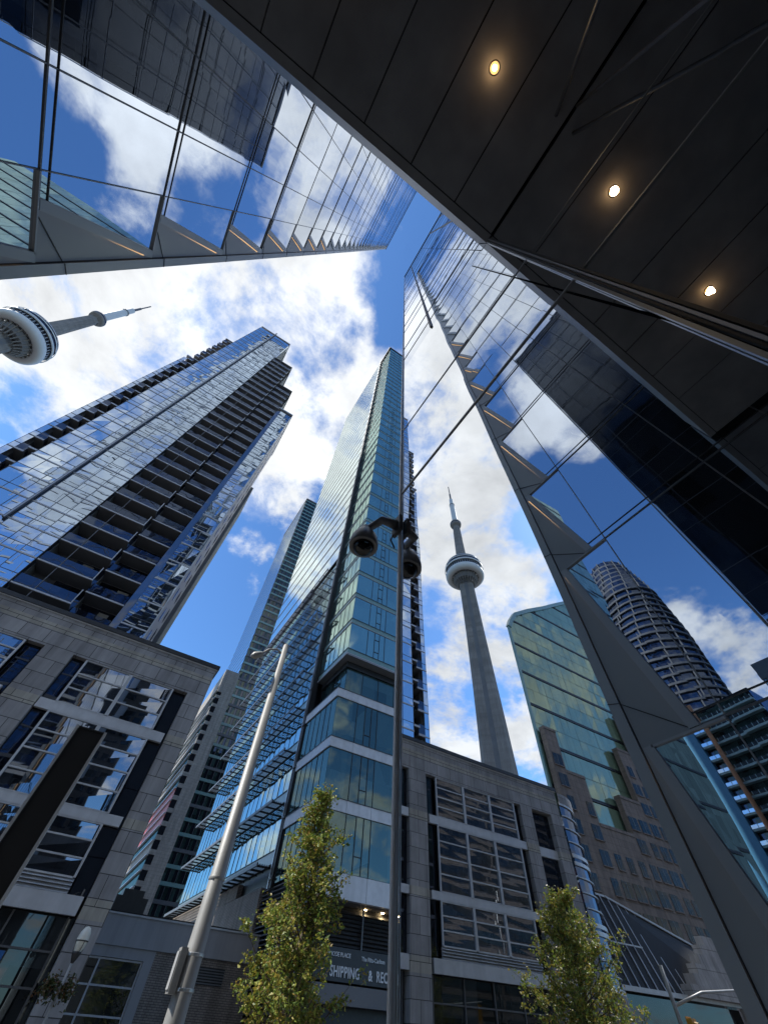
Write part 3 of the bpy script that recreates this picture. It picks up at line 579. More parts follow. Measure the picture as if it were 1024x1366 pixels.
one('ledge', 'dark_metal', D, [(DX-.30, DX+.1, 50, DE, 47.1, 48.2)])
one('roof', 'dark_metal', D, [(DX-.05, DR, DY-.05, 40.0, DT, DT+1), (DX-.05, DR, 41.0, DE, DT, DT+1)])
m = MB(); m.box(DX-.15, DX+.3, 42.2, DE, 0, 8.9, 'brick'); m.box(DX-.15, DX+.3, 48.5, DE, 8.92, 9.9, 'brick'); m.build('brick_base', D)
m = MB()
for k in range(34): m.prism([(DX-.05, 33.2, .3+k*.25), (DX+.12, 33.2, .3+k*.25+.16), (DX+.16, 33.2, .3+k*.25)], (0, 8.9, 0), 'mid_metal')
m.build('side_louver', D)
m = MB(); x = DX-.1
while x < DR: m.box(x+.012, min(x+2.3, DR)-.012, DY-.13, DY+.3, 7.5, 8.8, 'white_metal'); x += 2.3
m.build('fascia', D)
m = MB(); m.box(DX+1.6, DR, DY+.31, DY+4, 7.52, 7.6, 'concrete_dark'); m.build('loading_ceiling', D)
for x in (20.2, 21.7, 23.2): m = MB(); m.lathe((x, DY+1.6, 7.5), [(.1, .01), (.09, -.02), (.0001, -.02)], 'lampface', 12); m.build('ceiling_light', D)
m = MB()
for k in range(9): m.prism([(DX+1.6, DY+1.5, 5.55+k*.2), (DX+1.6, DY+1.75, 5.55+k*.2+.15), (DX+1.6, DY+1.8, 5.55+k*.2)], (18, 0, 0), 'mid_metal')
m.box(DX+1.6, DR, DY+1.8, DY+2, 3.9, 7.5, 'black'); m.box(19.9, 20.0, DY+1.4, DY+1.5, 5.4, 7.5, 'mid_metal'); m.build('front_louver', D)
m = MB(); m.box(DX+1.6, 33, DY+1.0, DY+1.3, 4.0, 5.45, 'dark_metal'); m.box(DX+1.6, 33, DY+1.0, DY+1.8, 3.1, 3.9, 'concrete_dark'); o = m.build('sign_fascia', D)
lx = 17.45
for word, adv in (('SHIPPING', 2.9), ('&', .62), ('RECEIVING', 4)):
    text('lettering', word, .64, (lx, DY+.97, 4.20), D, 'white_metal', spacing=1.1, sx=.76); lx += adv
text('small_lettering', 'SIMCOE PLACE', .27, (17.1, DY+.97, 5.04), D, 'white_metal')
text('small_lettering', 'The Ritz-Carlton', .27, (19.75, DY+.97, 5.0), D, 'light_metal')

# ================================================================== pale tower far behind, stone block with white fins, low wall
E = thing('far_glass_tower', 'slim pale glass tower with green glazed end, rising behind the teal corner tower', 'tower', (32, 190, 0))
one('core_wall', 'dark_metal', E, [(26.6, 45, 170.5, 212, 0, 239)])
z = 0; i = 0
while z < 239:
    r = random.Random(700+i); m = MB(); h = 3.9
    m.poly([(26, 170.1, z+.3), (26, 170.1, z+h), (26, 213, z+h), (26, 213, z+.3)], 'gE'); m.box(25.9, 26.3, 170, 213, z-.02, z+.28, 'mid_metal'); m.build('glass_band', E)
    m = MB(); m.box(26.31, 45, 169.7, 170.3, z-.02, z+.9, 'spandrel' if z > 150 or i % 3 else 'mid_metal')
    for j in range(8):
        a = 26.4+j*2.3; m.poly([(a, 170+r.uniform(-.04, .04), z+1), (a+1.15, 170+r.uniform(-.04, .04), z+1), (a+1.15, 170+r.uniform(-.04, .04), z+h-.1), (a, 170+r.uniform(-.04, .04), z+h-.1)], 'gEd'); m.poly([(a+1.25, 170, z+1), (a+2.1, 170, z+1), (a+2.1, 170, z+h-.1), (a+1.25, 170, z+h-.1)], 'gSd'); m.box(a-.12, a, 169.75, 170.2, z+.91, z+h-.03, 'mid_metal')
    m.build('window_band', E); z += h; i += 1
one('roof', 'mid_metal', E, [(25.8, 45.1, 169.6, 213.2, 239.9, 241)])
Fb = thing('stone_slab_block', 'slim beige stone block with white fins and a red panel, beside the granite office', 'building', (20, 165, 0))
FX0, FX1, FY, FT = 18.0, 23.6, 150, 85.0
m = MB(); m.box(FX0+1.6, FX1, FY, FY+.6, 0, FT, 'beige'); m.box(FX0, FX0+1.59, FY, FY+.6, FT-9, FT, 'beige'); m.box(FX1-.3, FX1, FY+.61, 205, 0, FT-.1, 'beige'); m.box(FX0, FX0+.3, FY+.61, 205, FT-6, FT, 'beige'); m.build('stone_wall', Fb)
one('core_wall', 'concrete_dark', Fb, [(FX0+.8, FX1-.35, FY+.65, 205, 0, FT-.5)])
z = 1.5; i = 0
while z < FT-10:
    m = MB(); m.box(FX0+.02, FX0+1.6, FY+.25, FY+.5, z+.9, z+3, 'gSd'); m.box(FX0, FX0+1.595, FY+.05, FY+.5, z-.2, z+.88, 'beige'); m.build('corner_window', Fb)
    k = 'red' if 33 < z < 43.5 else ('gEd' if i % 3 else 'beige')
    m = MB(); m.box(FX0-.05, FX0+.6, FY+.8, 205, z+.1, z+2.7, k); o = m.build('side_panel', Fb)
    m = MB(); m.box(FX0-.55, FX0+.25, FY+.7, 205, z+2.75, z+2.98, 'white_metal'); m.build('white_fin', Fb); z += 3.15; i += 1
W = thing('low_wall', 'low grey parapet wall with brick below and one gridded window, between the two street fronts', 'wall', (9, 40.3, 0))
one('parapet', 'wall_grey', W, [(2.4, 14.54, 40, 40.5, 4.68, 6.0)]); one('coping', 'light_metal', W, [(2.4, 14.54, 39.93, 40.55, 6.002, 6.09)])
one('grey_panel', 'wall_grey', W, [(2.4, 3.2, 40.1, 40.5, 0, 4.67), (7.15, 7.75, 40.1, 40.5, 0, 4.67), (3.2, 7.15, 40.1, 40.5, 4.2, 4.67)])
one('brick_wall', 'brick', W, [(7.76, 14.54, 40.12, 40.5, 0, 4.67)])
m = MB(); m.box(3.2, 7.15, 40.3, 40.36, 0, 4.19, 'gW'); o = m.build('window', W); f = MB()
for x in (3.25, 4.55, 7.1): f.box(x-.05, x+.05, 40.18, 40.29, 0, 4.19, 'white_metal')
for z in (.9, 2.0, 3.1, 4.14): f.box(3.305, 4.495, 40.2, 40.29, z-.04, z+.04, 'white_metal'); f.box(4.605, 7.045, 40.2, 40.29, z-.04, z+.04, 'white_metal')
f.build('frame', o)
m = MB(); m.box(10.8, 12.6, 40.10, 40.119, 3.55, 4.3, 'black')
for k in range(6): m.box(10.8, 12.6, 40.06, 40.095, 3.58+k*.12, 3.64+k*.12, 'mid_metal')
m.build('vent', W)
one('wall_lamp', 'light_metal', W, [(9.6, 9.85, 39.98, 40.115, 1.9, 2.35)])
m = MB(); m.box(4.3, 6.6, 44, 46, 6.6, 7.4, 'lamp_black'); m.box(4.7, 6.2, 44.2, 45.8, 7.4, 7.8, 'lamp_black'); m.box(4.2, 14, 43, 47, 0, 6.5, 'black'); m.build('roof_unit', W)

# ================================================================== observation tower (seen directly at left and again in the mirror glass)
CX, CY = -247.0, 234.0
CN = thing('observation_tower', 'concrete observation tower with round pod, white ring and antenna, far off', 'tower', (CX, CY, 0))
m = MB(); rings = []
levels = [0, 40, 80, 140, 200, 260, 300, 338]
for z in levels:
    t = z/338; leg = 8.2+11.5*(1-t)**1.6; core = 5.8+2.5*(1-t); wd = 2.3+2.6*(1-t); ring = []
    for a in range(3):
        th = R(a*120+20); d = Vector((math.cos(th), math.sin(th), 0)); n = Vector((-d.y, d.x, 0))
        ring += [d*leg-n*wd*.8, d*leg+n*wd*.8, d*core+n*wd*1.25]
        d2 = Vector((math.cos(th+R(60)), math.sin(th+R(60)), 0)); n2 = Vector((-d2.y, d2.x, 0)); ring += [d2*core-n2*2.0, d2*core+n2*2.0]
        d3 = Vector((math.cos(th+R(120)), math.sin(th+R(120)), 0)); n3 = Vector((-d3.y, d3.x, 0)); ring += [d3*core-n3*wd*1.25]
    j = len(m.v); m.v += [(CX+p.x, CY+p.y, z) for p in ring]; rings.append((j, len(ring)))
for (a, n), (b, _) in zip(rings, rings[1:]):
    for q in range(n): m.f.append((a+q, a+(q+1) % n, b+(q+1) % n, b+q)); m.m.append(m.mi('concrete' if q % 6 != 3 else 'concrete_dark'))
m.build('shaft', CN)
c = (CX, CY, 0)
m = MB(); m.lathe(c, [(9, 330), (12.5, 331), (14.5, 336)], 'concrete_dark', 48)
for a in range(24):
    th = R(a*15); p = Vector((CX, CY, 0)); d = Vector((math.cos(th), math.sin(th), 0)); m.bar(p+d*9+Vector((0, 0, 326)), p+d*17+Vector((0, 0, 340.5)), .8, 'concrete', 1.6)
m.build('pod_bracket', CN)
m = MB(); m.lathe(c, [(14.0, 341), (14.6, 338.2), (17, 336.5), (20.2, 336.8), (22.3, 339), (22.8, 342.2), (21.6, 345), (19.5, 346)], 'radome', 64); m.build('white_ring', CN, True)
m = MB(); m.lathe(c, [(19.5, 345.5), (20.8, 347), (20.8, 349.5)], 'gBd', 48); m.lathe(c, [(22.6, 349.4), (23.2, 350.0), (23.2, 351.4), (22.4, 351.8)], 'radome', 64)
for a in range(48): th = R(a*7.5); m.box(CX+21.2*math.cos(th)-.25, CX+21.2*math.cos(th)+.25, CY+21.2*math.sin(th)-.25, CY+21.2*math.sin(th)+.25, 346, 349.5, 'light_metal')
m.lathe(c, [(20.5, 351.7), (21.8, 353), (21.6, 355.6)], 'gBd', 48); m.lathe(c, [(22.2, 355.5), (22.4, 356.6), (21.6, 357.2)], 'radome', 64); m.lathe(c, [(20.8, 357.1), (20.2, 360)], 'gBd', 48); m.lathe(c, [(20.6, 359.9), (20.3, 361.2), (18.4, 362.5)], 'light_metal', 64)
m.build('pod_deck', CN)
m = MB(); m.lathe(c, [(18.4, 362.4), (15.5, 365.5), (11.0, 368), (10.5, 371), (0.1, 371.2)], 'light_metal', 48)
for a in range(9): th = R(a*40+8); m.box(CX+9*math.cos(th)-1, CX+9*math.cos(th)+1, CY+9*math.sin(th)-1, CY+9*math.sin(th)+1, 371, 374.5, 'concrete_dark')
m.build('pod_roof', CN)
m = MB(); m.lathe(c, [(6.6, 371), (4.9, 444)], 'concrete', 6); m.build('upper_shaft', CN)
m = MB(); m.lathe(c, [(4.8, 441), (7.2, 443.5), (7.9, 446), (7.9, 449), (6.4, 452.5), (4.6, 454)], 'concrete', 32); m.lathe(c, [(7.95, 446.6), (7.95, 448.4)], 'gBd', 32); m.build('sky_pod', CN)
m = MB()
for (r0, a, b) in ((3.8, 453, 497), (2.9, 497.5, 513), (1.4, 513.5, 530), (.75, 530, 553)): m.lathe(c, [(r0, a), (r0*.94, b), (.01, b+.1)], 'radome' if r0 > 2 else 'mid_metal', 14)
m.lathe(c, [(4.1, 496.5), (4.1, 498), (3, 498.1)], 'mid_metal', 14); m.build('antenna', CN)

# ================================================================== green glass tower and brown apartments down the street (seen in the mirror glass)
Gt = thing('green_glass_tower', 'green glass tower with slanting roofline, mirrored in the right hand glass', 'tower', (-85, 55, 0))
GY = 50.0
def gtop(x): return min(66+(-63-x)*.66, 66+ (-63-x)*1.8+0) if x < -63 else 64
m = MB(); gx_ = [-62.6, -63.8, -66, -72, -80, -88, -96, -104, -112]; gz_ = [64.0, 66.3, 69.3, 73.5, 78.5, 83.8, 89, 94, 99]
for xa, xb, za, zb_ in zip(gx_, gx_[1:], gz_, gz_[1:]): m.prism([(xa, GY+.3, 0), (xb, GY+.3, 0), (xb, GY+.3, zb_-.3), (xa, GY+.3, za-.3)], (-26, 18, 0), 'dark_metal')
m.build('core_wall', Gt)
def gz_at(x):
    for xa, xb, za, zb_ in zip(gx_, gx_[1:], gz_, gz_[1:]):
        if xb <= x <= xa: return za+(zb_-za)*(xa-x)/(xa-xb)
    return 99
zz = 0; i = 0
while zz < 97:
    m = MB(); r = random.Random(900+i); x = -62.6
    while x > -111.8:
        xb = max(x-2.2, -112); za, zb_ = gz_at(x), gz_at(xb)
        for (a, b) in ((zz+.5, zz+3.7), (zz+3.78, zz+7.2)):
            t0, t1 = min(b, za), min(b, zb_)
            if t0 > a+.1 and t1 > a+.1: t = .03; m.poly([(x-.03, GY+r.uniform(-t, t), a), (x-.03, GY+r.uniform(-t, t), t0), (xb+.03, GY+r.uniform(-t, t), t1), (xb+.03, GY+r.uniform(-t, t), a)], 'gG')
        x = xb
    if not m.f: break
    x0 = next((xx for xx in [-62.6-.5*q_ for q_ in range(99)] if gz_at(xx) > zz+.6), -111)
    m.box(-112, x0, GY-.12, GY+.25, zz-.05, zz+.2, 'dark_metal'); m.box(-112, x0, GY-.10, GY+.25, zz+.30, zz+.45, 'dark_metal'); m.build('glass_band', Gt); zz += 7.4; i += 1
m = MB()
for xa, xb, za, zb_ in zip(gx_, gx_[1:], gz_, gz_[1:]): m.bar((xa, GY+.1, za), (xb, GY+.1, zb_), 1.0, 'spandrel')
m.bar((-62.5, GY+.1, 0), (-62.5, GY+.1, 64), .5, 'spandrel'); m.build('roof_edge', Gt)
Kb = thing('brown_apartments', 'brown precast apartment block with bay windows and stepped roof, mirrored in the glass', 'apartment block', (-75, 45, 0))
KY = 48.4
for n, (x0, x1, zt) in enumerate(((-66.2, -62.9, 39), (-71.0, -66.2, 32), (-80, -71.0, 25), (-86, -80, 31), (-92, -86, 41), (-112, -92, 50))):
    m = MB(); m.box(x0+.02, x1-.02, KY, 49.5, 0, zt, 'brown'); m.box(x0, x1, KY-.1, 49.6, zt+.002, zt+.5, 'brown')
    m.build('wall', Kb); z = 3.2
    while z < zt-3:
        x = x0+.45
        while x < x1-2.0: m = MB(); ww = random.choice((1.6, 2.2, 2.4)); m.box(x, x+ww, KY-.06, KY-.01, z, z+1.95, 'gK'); m.box(x+ww*.48, x+ww*.52, KY-.09, KY-.061, z, z+1.95, 'mid_metal'); m.box(x-.05, x+ww+.05, KY-.2, KY-.01, z-.16, z-.02, 'brown'); m.build('window', Kb); x += 3.0
        z += 3.3
H = thing('glazed_atrium', 'dark sloped atrium glazing with pale bars and stepped pale stone wall, in the mirror', 'building', (-48, 36, 0))
HY = 33.0
def htop(x): return 12.0 if x > -47.5 else 12.0-(-47.5-x)*.19
m = MB(); m.poly([(-42.5, HY, 5.6), (-62, HY, 5.6), (-62, HY+2, htop(-62)), (-47.5, HY+2.4, 12.0), (-42.5, HY+2.4, 12.2)][::-1], 'atrium_glass'); m.build('sloped_glazing', H)
m = MB()
for k in range(15):
    x = -42.8-k*1.25; m.bar((x, HY-.03, 5.7), (x, HY+2.3, htop(x)), .08, 'light_metal')
m.bar((-42.5, HY-.05, 5.6), (-62, HY-.05, 5.6), .30, 'light_metal'); m.bar((-42.5, HY+2.3, 12.2), (-47.5, HY+2.35, 12.05), .16, 'light_metal'); m.bar((-47.5, HY+2.3, 12.05), (-62, HY+1.9, htop(-62)), .16, 'light_metal'); m.bar((-42.5, HY+.6, 8.4), (-48.5, HY+.6, 8.4), .10, 'light_metal'); m.build('glazing_bar', H)
m = MB()
for k in range(6): m.box(-70, -57.6+k*1.15, HY-.6-.05*k, HY+.2, 10.0-k*.72-.72, 10.0-k*.72, 'pale_stone')
m.box(-70, -60, HY-.9, HY, 0, 5.4, 'pale_stone'); m.build('stone_wall', H)
one('shopfront', 'gW', H, [(-59.9, -42.5, HY+.1, HY+.3, 0, 5.3)])
m = MB(); m.box(-62, -42.5, HY+2.45, HY+8, 0, 9.0, 'black'); m.build('core_wall', H)

G2 = thing('pale_green_tower', 'pale green glass tower reflected along the lower edge of the upper left facade', 'tower', (50, 43, 0))
one('core_wall', 'dark_metal', G2, [(36.6, 66, 33.4, 55, 0, 107)])
for k in range(22):
    m = MB(); rr = random.Random(k+40); x = 36.5
    while x < 66: t = .02; m.poly([(x+.03, 33+rr.uniform(-t, t), k*5+.4), (x+2.1, 33+rr.uniform(-t, t), k*5+.4), (x+2.1, 33+rr.uniform(-t, t), k*5+4.9), (x+.03, 33+rr.uniform(-t, t), k*5+4.9)], 'gG2'); x += 2.13
    y = 33.1
    while y < 54: m.poly([(36.5, y, k*5+.4), (36.5, y, k*5+4.9), (36.5, y+2.1, k*5+4.9), (36.5, y+2.1, k*5+.4)], 'gG2'); y += 2.13
    m.box(36.4, 66, 32.9, 33.3, k*5-.05, k*5+.35, 'dark_metal'); m.build('glass_band', G2)
Rb = thing('stepped_brown_tower', 'stepped brown office tower across the plaza, seen reflected in the granite block windows', 'tower', (-16, -90, 0))
for n, (x0, x1, h) in enumerate(((-40, -15, 92), (-15, -8, 84), (-8, -4.5, 74), (-4.5, -1.8, 62))):
    m = MB(); m.box(x0+.01, x1-.01, -100, -80, 0, h, 'brown'); m.build('wall', Rb)
    m = MB(); z = 3
    while z < h-3:
        m.box(x0+.5, x1-.5, -79.99, -79.9, z, z+1.6, 'gK'); z += 3.3
    m.build('window_band', Rb)
Rc = thing('city_block', 'row of dark brown office fronts far down the plaza, reflected in the granite block', 'building', (-110, -75, 0))
for n, (x0, x1, h) in enumerate(((-62, -46, 66), (-92, -70, 80), (-125, -92, 70), (-190, -125, 84))):
    m = MB(); m.box(x0+.01, x1-.01, -100, -72, 0, h, 'brown'); z = 3
    while z < h-3: m.box(x0+.6, x1-.6, -71.99, -71.9, z, z+1.9, 'gK'); z += 3.4
    m.build('wall', Rc)
# ================================================================== towers beyond the right wall (seen only through two reflections)
TX = 112.0
T = thing('balcony_tower', 'pale teal balcony tower with blue side and orange pipe, in the lower right reflection', 'apartment tower', (124, 44, 0))
one('core_wall', 'gSd', T, [(TX+1.5, TX+25, 30, 53, 0, 61)])
one('blue_side', 'blue_panel', T, [(TX-.3, TX+1.45, 48.3, 52.8, 0, 69)])
for k in range(20):
    m = MB(); z = .4+k*3.0; m.box(TX, TX+1.48, 30, 48.2, z, z+.45, 'teal_paint'); m.box(TX, TX+.06, 30, 48.2, z+.46, z+1.2, 'gE'); m.box(TX+1.40, TX+1.49, 31, 47, z+.5, z+2.9, 'gEd')
    for q_ in range(12): m.box(TX-.02, TX+.07, 30.1+q_*1.5, 30.25+q_*1.5, z+.46, z+1.3, 'teal_paint')
    m.build('balcony', T)
m = MB(); m.tube([(TX-.9, 44.5, 0), (TX-.9, 44.5, 62)], .55, 'orange', 12); m.build('pipe', T)
U = thing('curved_tower', 'grey curved tower banded with pale balconies, reflected above the slanted grey column', 'tower', (163, 62, 0))
for k in range(44):
    m = MB(); z = k*3.7; c_ = (163, 62, z); R_ = 13.5-(0 if k < 38 else (k-37)*.9)
    m.lathe(c_, [(R_, .0), (R_+.9, .02), (R_+.9, .9), (R_, .92)], 'tower_grey', 28); m.lathe(c_, [(R_, .9), (R_, 3.72)], 'gBd', 28)
    for a in range(14): th = R(a*25.7+k*3); m.bar((163+(R_+.5)*math.cos(th), 62+(R_+.5)*math.sin(th), z+.9), (163+(R_+.5)*math.cos(th), 62+(R_+.5)*math.sin(th), z+3.7), .5, 'tower_grey')
    m.build('storey', U)
def tower(name, label, x0, x1, y0, y1, h, fh, wall, gl_, col):
    o = thing(name, label, 'tower', ((x0+x1)/2, (y0+y1)/2, 0))
    one('core_wall', wall, o, [(x0+.4, x1, y0, y1, 0, h)])
    k = 0; z = 2.0
    while z < h-fh:
        m = MB(); m.box(x0+.1, x0+.35, y0+.2, y1-.2, z, z+fh*.55, gl_); m.box(x0-.1, x0+.38, y0, y1, z+fh*.58, z+fh*.98, wall)
        y = y0
        while y < y1: m.box(x0-.05, x0+.36, y, y+.35, z-.02, z+fh*.57, wall); y += col
        m.box(x0+.45, x1-.3, y0-.12, y0+.1, z, z+fh*.55, gl_); m.box(x0+.4, x1, y0-.25, y0+.12, z+fh*.58, z+fh*.98, wall)
        x = x0+.4
        while x < x1: m.box(x, x+.4, y0-.2, y0+.1, z-.02, z+fh*.57, wall); x += col
        m.build('window_band', o); z += fh; k += 1
    return o
tower('grid_window_tower', 'pale tower with a grid of square windows at the right edge, reflected in glass', 85, 110, 8, 20, 52, 3.4, 'mid_metal', 'gE', 1.8)

# ================================================================== street furniture
P0 = Vector((2.47, 9.70, 0))
Lp = thing('street_light', 'tall tapering grey steel street light with short curved arm, left of the small tree', 'street light', P0)
m = MB(); m.tube([P0, P0+Vector((0, 0, .5)), P0+Vector((0, 0, 8.22))], [.20, .165, .075], 'galv', 24); m.lathe(P0, [(.075, 8.22), (.06, 8.26), (.001, 8.27)], 'galv', 24); m.lathe(P0, [(.142, 3.25), (.146, 3.26), (.146, 3.29), (.141, 3.30)], 'galv', 24); m.build('pole', Lp, True)
m = MB(); m.tube([P0+Vector((0, 0, 7.92)), P0+Vector((-.22, .05, 8.06)), P0+Vector((-.42, .1, 8.0)), P0+Vector((-.56, .14, 7.84))], .026, 'galv', 10); m.build('arm', Lp, True)
m = MB(); hd = P0+Vector((-.66, .17, 7.74)); m.tube([hd+Vector((.14, -.03, .12)), hd+Vector((.06, -.01, .06)), hd+Vector((-.08, .02, -.02)), hd+Vector((-.16, .04, -.05))], [.035, .085, .10, .04], 'galv', 14); m.build('lamp_head', Lp, True)
m = MB(); m.box(P0.x-.25, P0.x-.145, P0.y-.12, P0.y+.06, 1.95, 2.42, 'galv'); m.box(P0.x-.27, P0.x-.251, P0.y-.10, P0.y+.04, 1.99, 2.38, 'light_metal')
for z in (2.0, 2.36): m.lathe(P0, [(.158, z-.02), (.163, z-.015), (.163, z+.015), (.158, z+.02)], 'alu', 20)
m.build('control_box', Lp)
m = MB()
for z in (4.6, 4.72, 6.4): m.lathe(P0, [(.19-.0142*z-.02+.004, z-.02), (.19-.0142*z-.02+.012, z-.015), (.19-.0142*z-.02+.012, z+.015), (.19-.0142*z-.02+.004, z+.02)], 'alu', 20)
m.build('clamp_band', Lp)
Q = Vector((2.15, 27.6, 0))
Gl = thing('globe_lamp', 'black lamp post with frosted acorn globe in front of the granite pier', 'lamp post', Q)
m = MB(); m.tube([Q, Q+Vector((0, 0, .8)), Q+Vector((0, 0, 3.15))], [.11, .07, .05], 'galv', 14); m.lathe(Q, [(.05, 3.1), (.10, 3.2), (.17, 3.36), (.18, 3.42), (.15, 3.42)], 'lamp_black', 20); m.build('post', Gl, True)
m = MB(); m.lathe(Q, [(.15, 3.42), (.22, 3.58), (.245, 3.75), (.21, 3.95), (.13, 4.10), (.001, 4.15)], 'cream', 24); m.build('globe', Gl, True)
m = MB()
for a in range(4): th = R(a*90+20); m.tube([Q+Vector((.18*math.cos(th), .18*math.sin(th), 3.4)), Q+Vector((.255*math.cos(th), .255*math.sin(th), 3.72))], .012, 'lamp_black', 6)
m.lathe(Q, [(.25, 3.70), (.262, 3.72), (.25, 3.74)], 'lamp_black', 20); m.build('cage', Gl)
m = MB(); m.bar(Q+Vector((0, 0, 2.75)), Q+Vector((-.42, -.05, 2.75)), .03, 'lamp_black'); m.bar(Q+Vector((0, 0, 2.75)), Q+Vector((.42, .05, 2.75)), .03, 'lamp_black'); m.build('bracket', Gl)
Y = Vector((-.86, 10.7, 0))
Py = thing('sign_pylon', 'tall black slab pylon with grey metal edges at lower left', 'sign pylon', Y)
one('panel', 'black', Py, [(-1.11, -.61, 10.68, 10.78, .1, 5.27)])
m = MB(); m.box(-1.165, -1.115, 10.64, 10.82, 0, 5.30, 'light_metal'); m.box(-.605, -.555, 10.64, 10.82, 0, 5.30, 'light_metal'); m.box(-1.11, -.61, 10.66, 10.80, 5.272, 5.30, 'dark_metal'); m.box(-1.114, -1.10, 10.655, 10.679, .1, 5.25, 'dark_metal'); m.build('edge_frame', Py)
m = MB(); m.box(-1.3, -.42, 29.5, 29.66, 2.55, 3.32, 'blue_sign'); bs = m.build('banner', None); bs['label'] = 'small plain blue sign board hung on the office shopfront at the left edge'; bs['category'] = 'sign'

# trees ---------------------------------------------------------------
def leafmat(name, cols):
    m, t, p = newmat(name); p.inputs['Roughness'].default_value = .5
    g = nd(t, 'ShaderNodeNewGeometry'); r = nd(t, 'ShaderNodeValToRGB'); t.links.new(g.outputs['Random Per Island'], r.inputs[0])
    e = r.color_ramp.elements; e[0].position = 0; e[0].color = (*cols[0], 1); e[1].position = 1; e[1].color = (*cols[-1], 1)
    for i, c_ in enumerate(cols[1:-1]): x = e.new((i+1)/(len(cols)-1)); x.color = (*c_, 1)
    t.links.new(r.outputs[0], p.inputs['Base Color'])
    tr = nd(t, 'ShaderNodeBsdfTranslucent'); t.links.new(r.outputs[0], tr.inputs['Color']); mx_ = nd(t, 'ShaderNodeMixShader'); mx_.inputs[0].default_value = .35
    t.links.new(p.outputs[0], mx_.inputs[1]); t.links.new(tr.outputs[0], mx_.inputs[2]); t.links.new(mx_.outputs[0], t.nodes['Material Output'].inputs['Surface'])
    return m
K['leaf'] = leafmat('autumn_leaf', [(.08, .14, .025), (.18, .25, .04), (.27, .31, .05), (.37, .33, .06), (.27, .17, .04)])
K['flower'] = leafmat('basket_leaf', [(.04, .07, .02), (.08, .09, .03), (.16, .07, .03)])
def leaves(m, p, r, size, k):
    d = Vector((r.gauss(0, 1), r.gauss(0, 1), r.gauss(0, .8))).normalized(); n = Vector((r.gauss(0, 1), r.gauss(0, 1), r.gauss(.4, 1))).normalized()
    a = d; b = d.cross(n)
    if b.length < .01: return
    b = b.normalized(); s = size*r.uniform(.6, 1.3); f_ = a.cross(b)*s*.18
    m.poly([p, p+a*s*.5+b*s*.34+f_, p+a*s*1.05, p+a*s*.5-b*s*.34+f_], k)
def tree(name, label, base, h, rad, low, n_limb, seed, per=34, size=.15, lean=0.0):
    r = random.Random(seed); base = Vector(base); t = thing(name, label, 'tree', base)
    pts = [base+Vector((r.uniform(-.05, .05)*i+lean*i, r.uniform(-.05, .05)*i, h*.97*i/10)) for i in range(11)]
    m = MB(); m.tube(pts, [.12*(1-i/10.5)+.010 for i in range(11)], 'bark', 10); lm = MB(); br = MB()
    for i in range(n_limb):
        f_ = ((i+.5)/n_limb)**1.12; z = low+(h*.95-low)*f_; zi = z/(h*.97)*10; i0 = min(9, int(zi)); p = pts[i0].lerp(pts[i0+1], zi-i0)
        th = i*2.4+r.uniform(-.6, .6); ln = rad*(1.02-.86*f_)*r.choice((.45, .7, .8, .95, 1.0, 1.18)); rise = r.uniform(.35, .95)
        e = p+Vector((math.cos(th)*ln, math.sin(th)*ln, ln*rise)); mid = p.lerp(e, .5)+Vector((0, 0, -.08*ln)); br.tube([p, mid, e], [.032*(1-f_*.6), .018, .005], 'bark', 6)
        tw = [(mid, e)]
        for q_ in range(int(3+ln*3)):
            u = r.uniform(.3, 1); c0 = (p.lerp(mid, u*2) if u < .5 else mid.lerp(e, u*2-1)); sth = r.uniform(0, 6.28); sl_ = r.uniform(.18, .55); e2 = c0+Vector((math.cos(sth)*sl_, math.sin(sth)*sl_, sl_*r.uniform(-.5, .7))); br.tube([c0, e2], [.008, .003], 'bark', 4, False); tw.append((c0, e2))
        n = int(per*(.5+ln/rad))
        for q_ in range(n):
            a, b = r.choice(tw); pp = a.lerp(b, r.uniform(.25, 1.08))+Vector((r.gauss(0, .07), r.gauss(0, .07), r.gauss(0, .07))); leaves(lm, pp, r, size*r.choice((.6, .8, 1, 1, 1.2)), 'leaf')
    for q_ in range(60): leaves(lm, pts[-1]+Vector((r.gauss(0, .12), r.gauss(0, .12), r.gauss(-.2, .25))), r, size, 'leaf')
    m.build('trunk', t); br.build('branch', t); lm.build('crown', t)
    return t
tree('street_tree', 'small yellowing street tree below the teal corner tower, left of the corner trim', (8.85, 20.1, 0), 8.9, 2.15, 1.1, 150, 3, 100, .135)
tree('street_tree', 'broader yellow green street tree mirrored in the lower right glass', (-24.6, 22.6, 0), 8.1, 3.5, .9, 150, 11, 112, .15)
r = random.Random(5)
hb = thing('hanging_basket', 'small hanging flower basket on the globe lamp post', 'flower basket', Q+Vector((-.4, -.05, 2.4)))
m = MB(); m.lathe(Q+Vector((-.38, -.05, 2.3)), [(.02, -.12), (.15, -.05), (.2, .08), (.18, .08)], 'lamp_black', 14); m.bar(Q+Vector((-.38, -.05, 2.36)), Q+Vector((-.38, -.05, 2.74)), .012, 'lamp_black'); m.build('basket', hb)
m = MB()
for q_ in range(420): leaves(m, Q+Vector((-.38+r.gauss(0, .17), -.05+r.gauss(0, .17), 2.42+r.gauss(0, .15))), r, .12, 'flower')
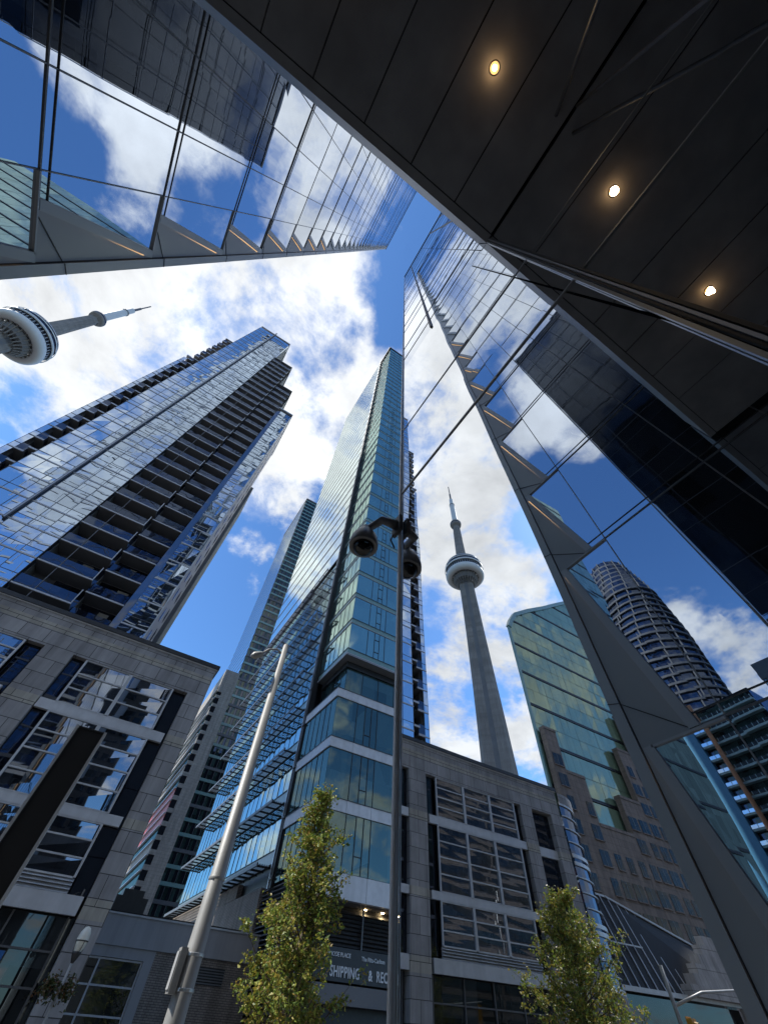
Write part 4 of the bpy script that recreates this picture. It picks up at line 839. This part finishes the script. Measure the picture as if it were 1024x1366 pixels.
for q_ in range(260): leaves(m, Q+Vector((.30+r.gauss(0, .14), .03+r.gauss(0, .14), 2.45+r.gauss(0, .16))), r, .12, 'flower')
m.build('foliage', hb)

# traffic signal and second street light down the street, seen in the mirror glass
TB = Vector((-28.0, 19.5, 0))
Ts = thing('traffic_signal', 'yellow traffic signals on a long mast arm, low in the mirror glass', 'traffic light', TB)
m = MB(); m.tube([TB, TB+Vector((0, 0, 3.5)), TB+Vector((0, 0, 5.0))], [.12, .1, .09], 'galv', 14); m.tube([TB+Vector((0, 0, 3.6)), TB+Vector((-2.5, -.3, 4.2)), TB+Vector((-7, -.8, 4.6))], [.07, .06, .04], 'galv', 10); m.build('mast', Ts, True)
for dx, z in ((-6.6, 3.75), (-.35, 2.6)):
    m = MB(); p = TB+Vector((dx, -.4+dx*.06, z)); m.box(p.x-.19, p.x+.19, p.y-.12, p.y+.12, z-.5, z+.62, 'signal'); m.box(p.x-.24, p.x+.24, p.y+.121, p.y+.14, z-.56, z+.68, 'signal'); o = m.build('signal_head', Ts)
    for k in range(3): m = MB(); m.tube([(p.x, p.y-.121, z+.4-k*.36), (p.x, p.y-.30, z+.36-k*.36)], .13, 'signal', 14, False); m.lathe((0, 0, 0), [(.001, 0), (.0011, 0)], 'lamp_black', 4); m.build('hood', o)
TB2 = Vector((-38.0, 18.0, 0))
L2 = thing('street_light', 'street light with long curved arm, mirrored across the brown apartments', 'street light', TB2)
m = MB(); m.tube([TB2, TB2+Vector((0, 0, 11.8))], [.14, .08], 'galv', 14); m.build('pole', L2, True)
m = MB(); m.tube([TB2+Vector((0, 0, 11.4)), TB2+Vector((1.2, .3, 12.4)), TB2+Vector((3.4, .7, 12.9))], .05, 'galv', 10); m.build('arm', L2, True)
m = MB(); q_ = TB2+Vector((3.9, .78, 12.92)); m.tube([q_+Vector((-.55, -.1, .0)), q_+Vector((-.1, 0, .02)), q_+Vector((.45, .1, -.02))], [.06, .15, .05], 'galv', 12); m.build('lamp_head', L2, True)
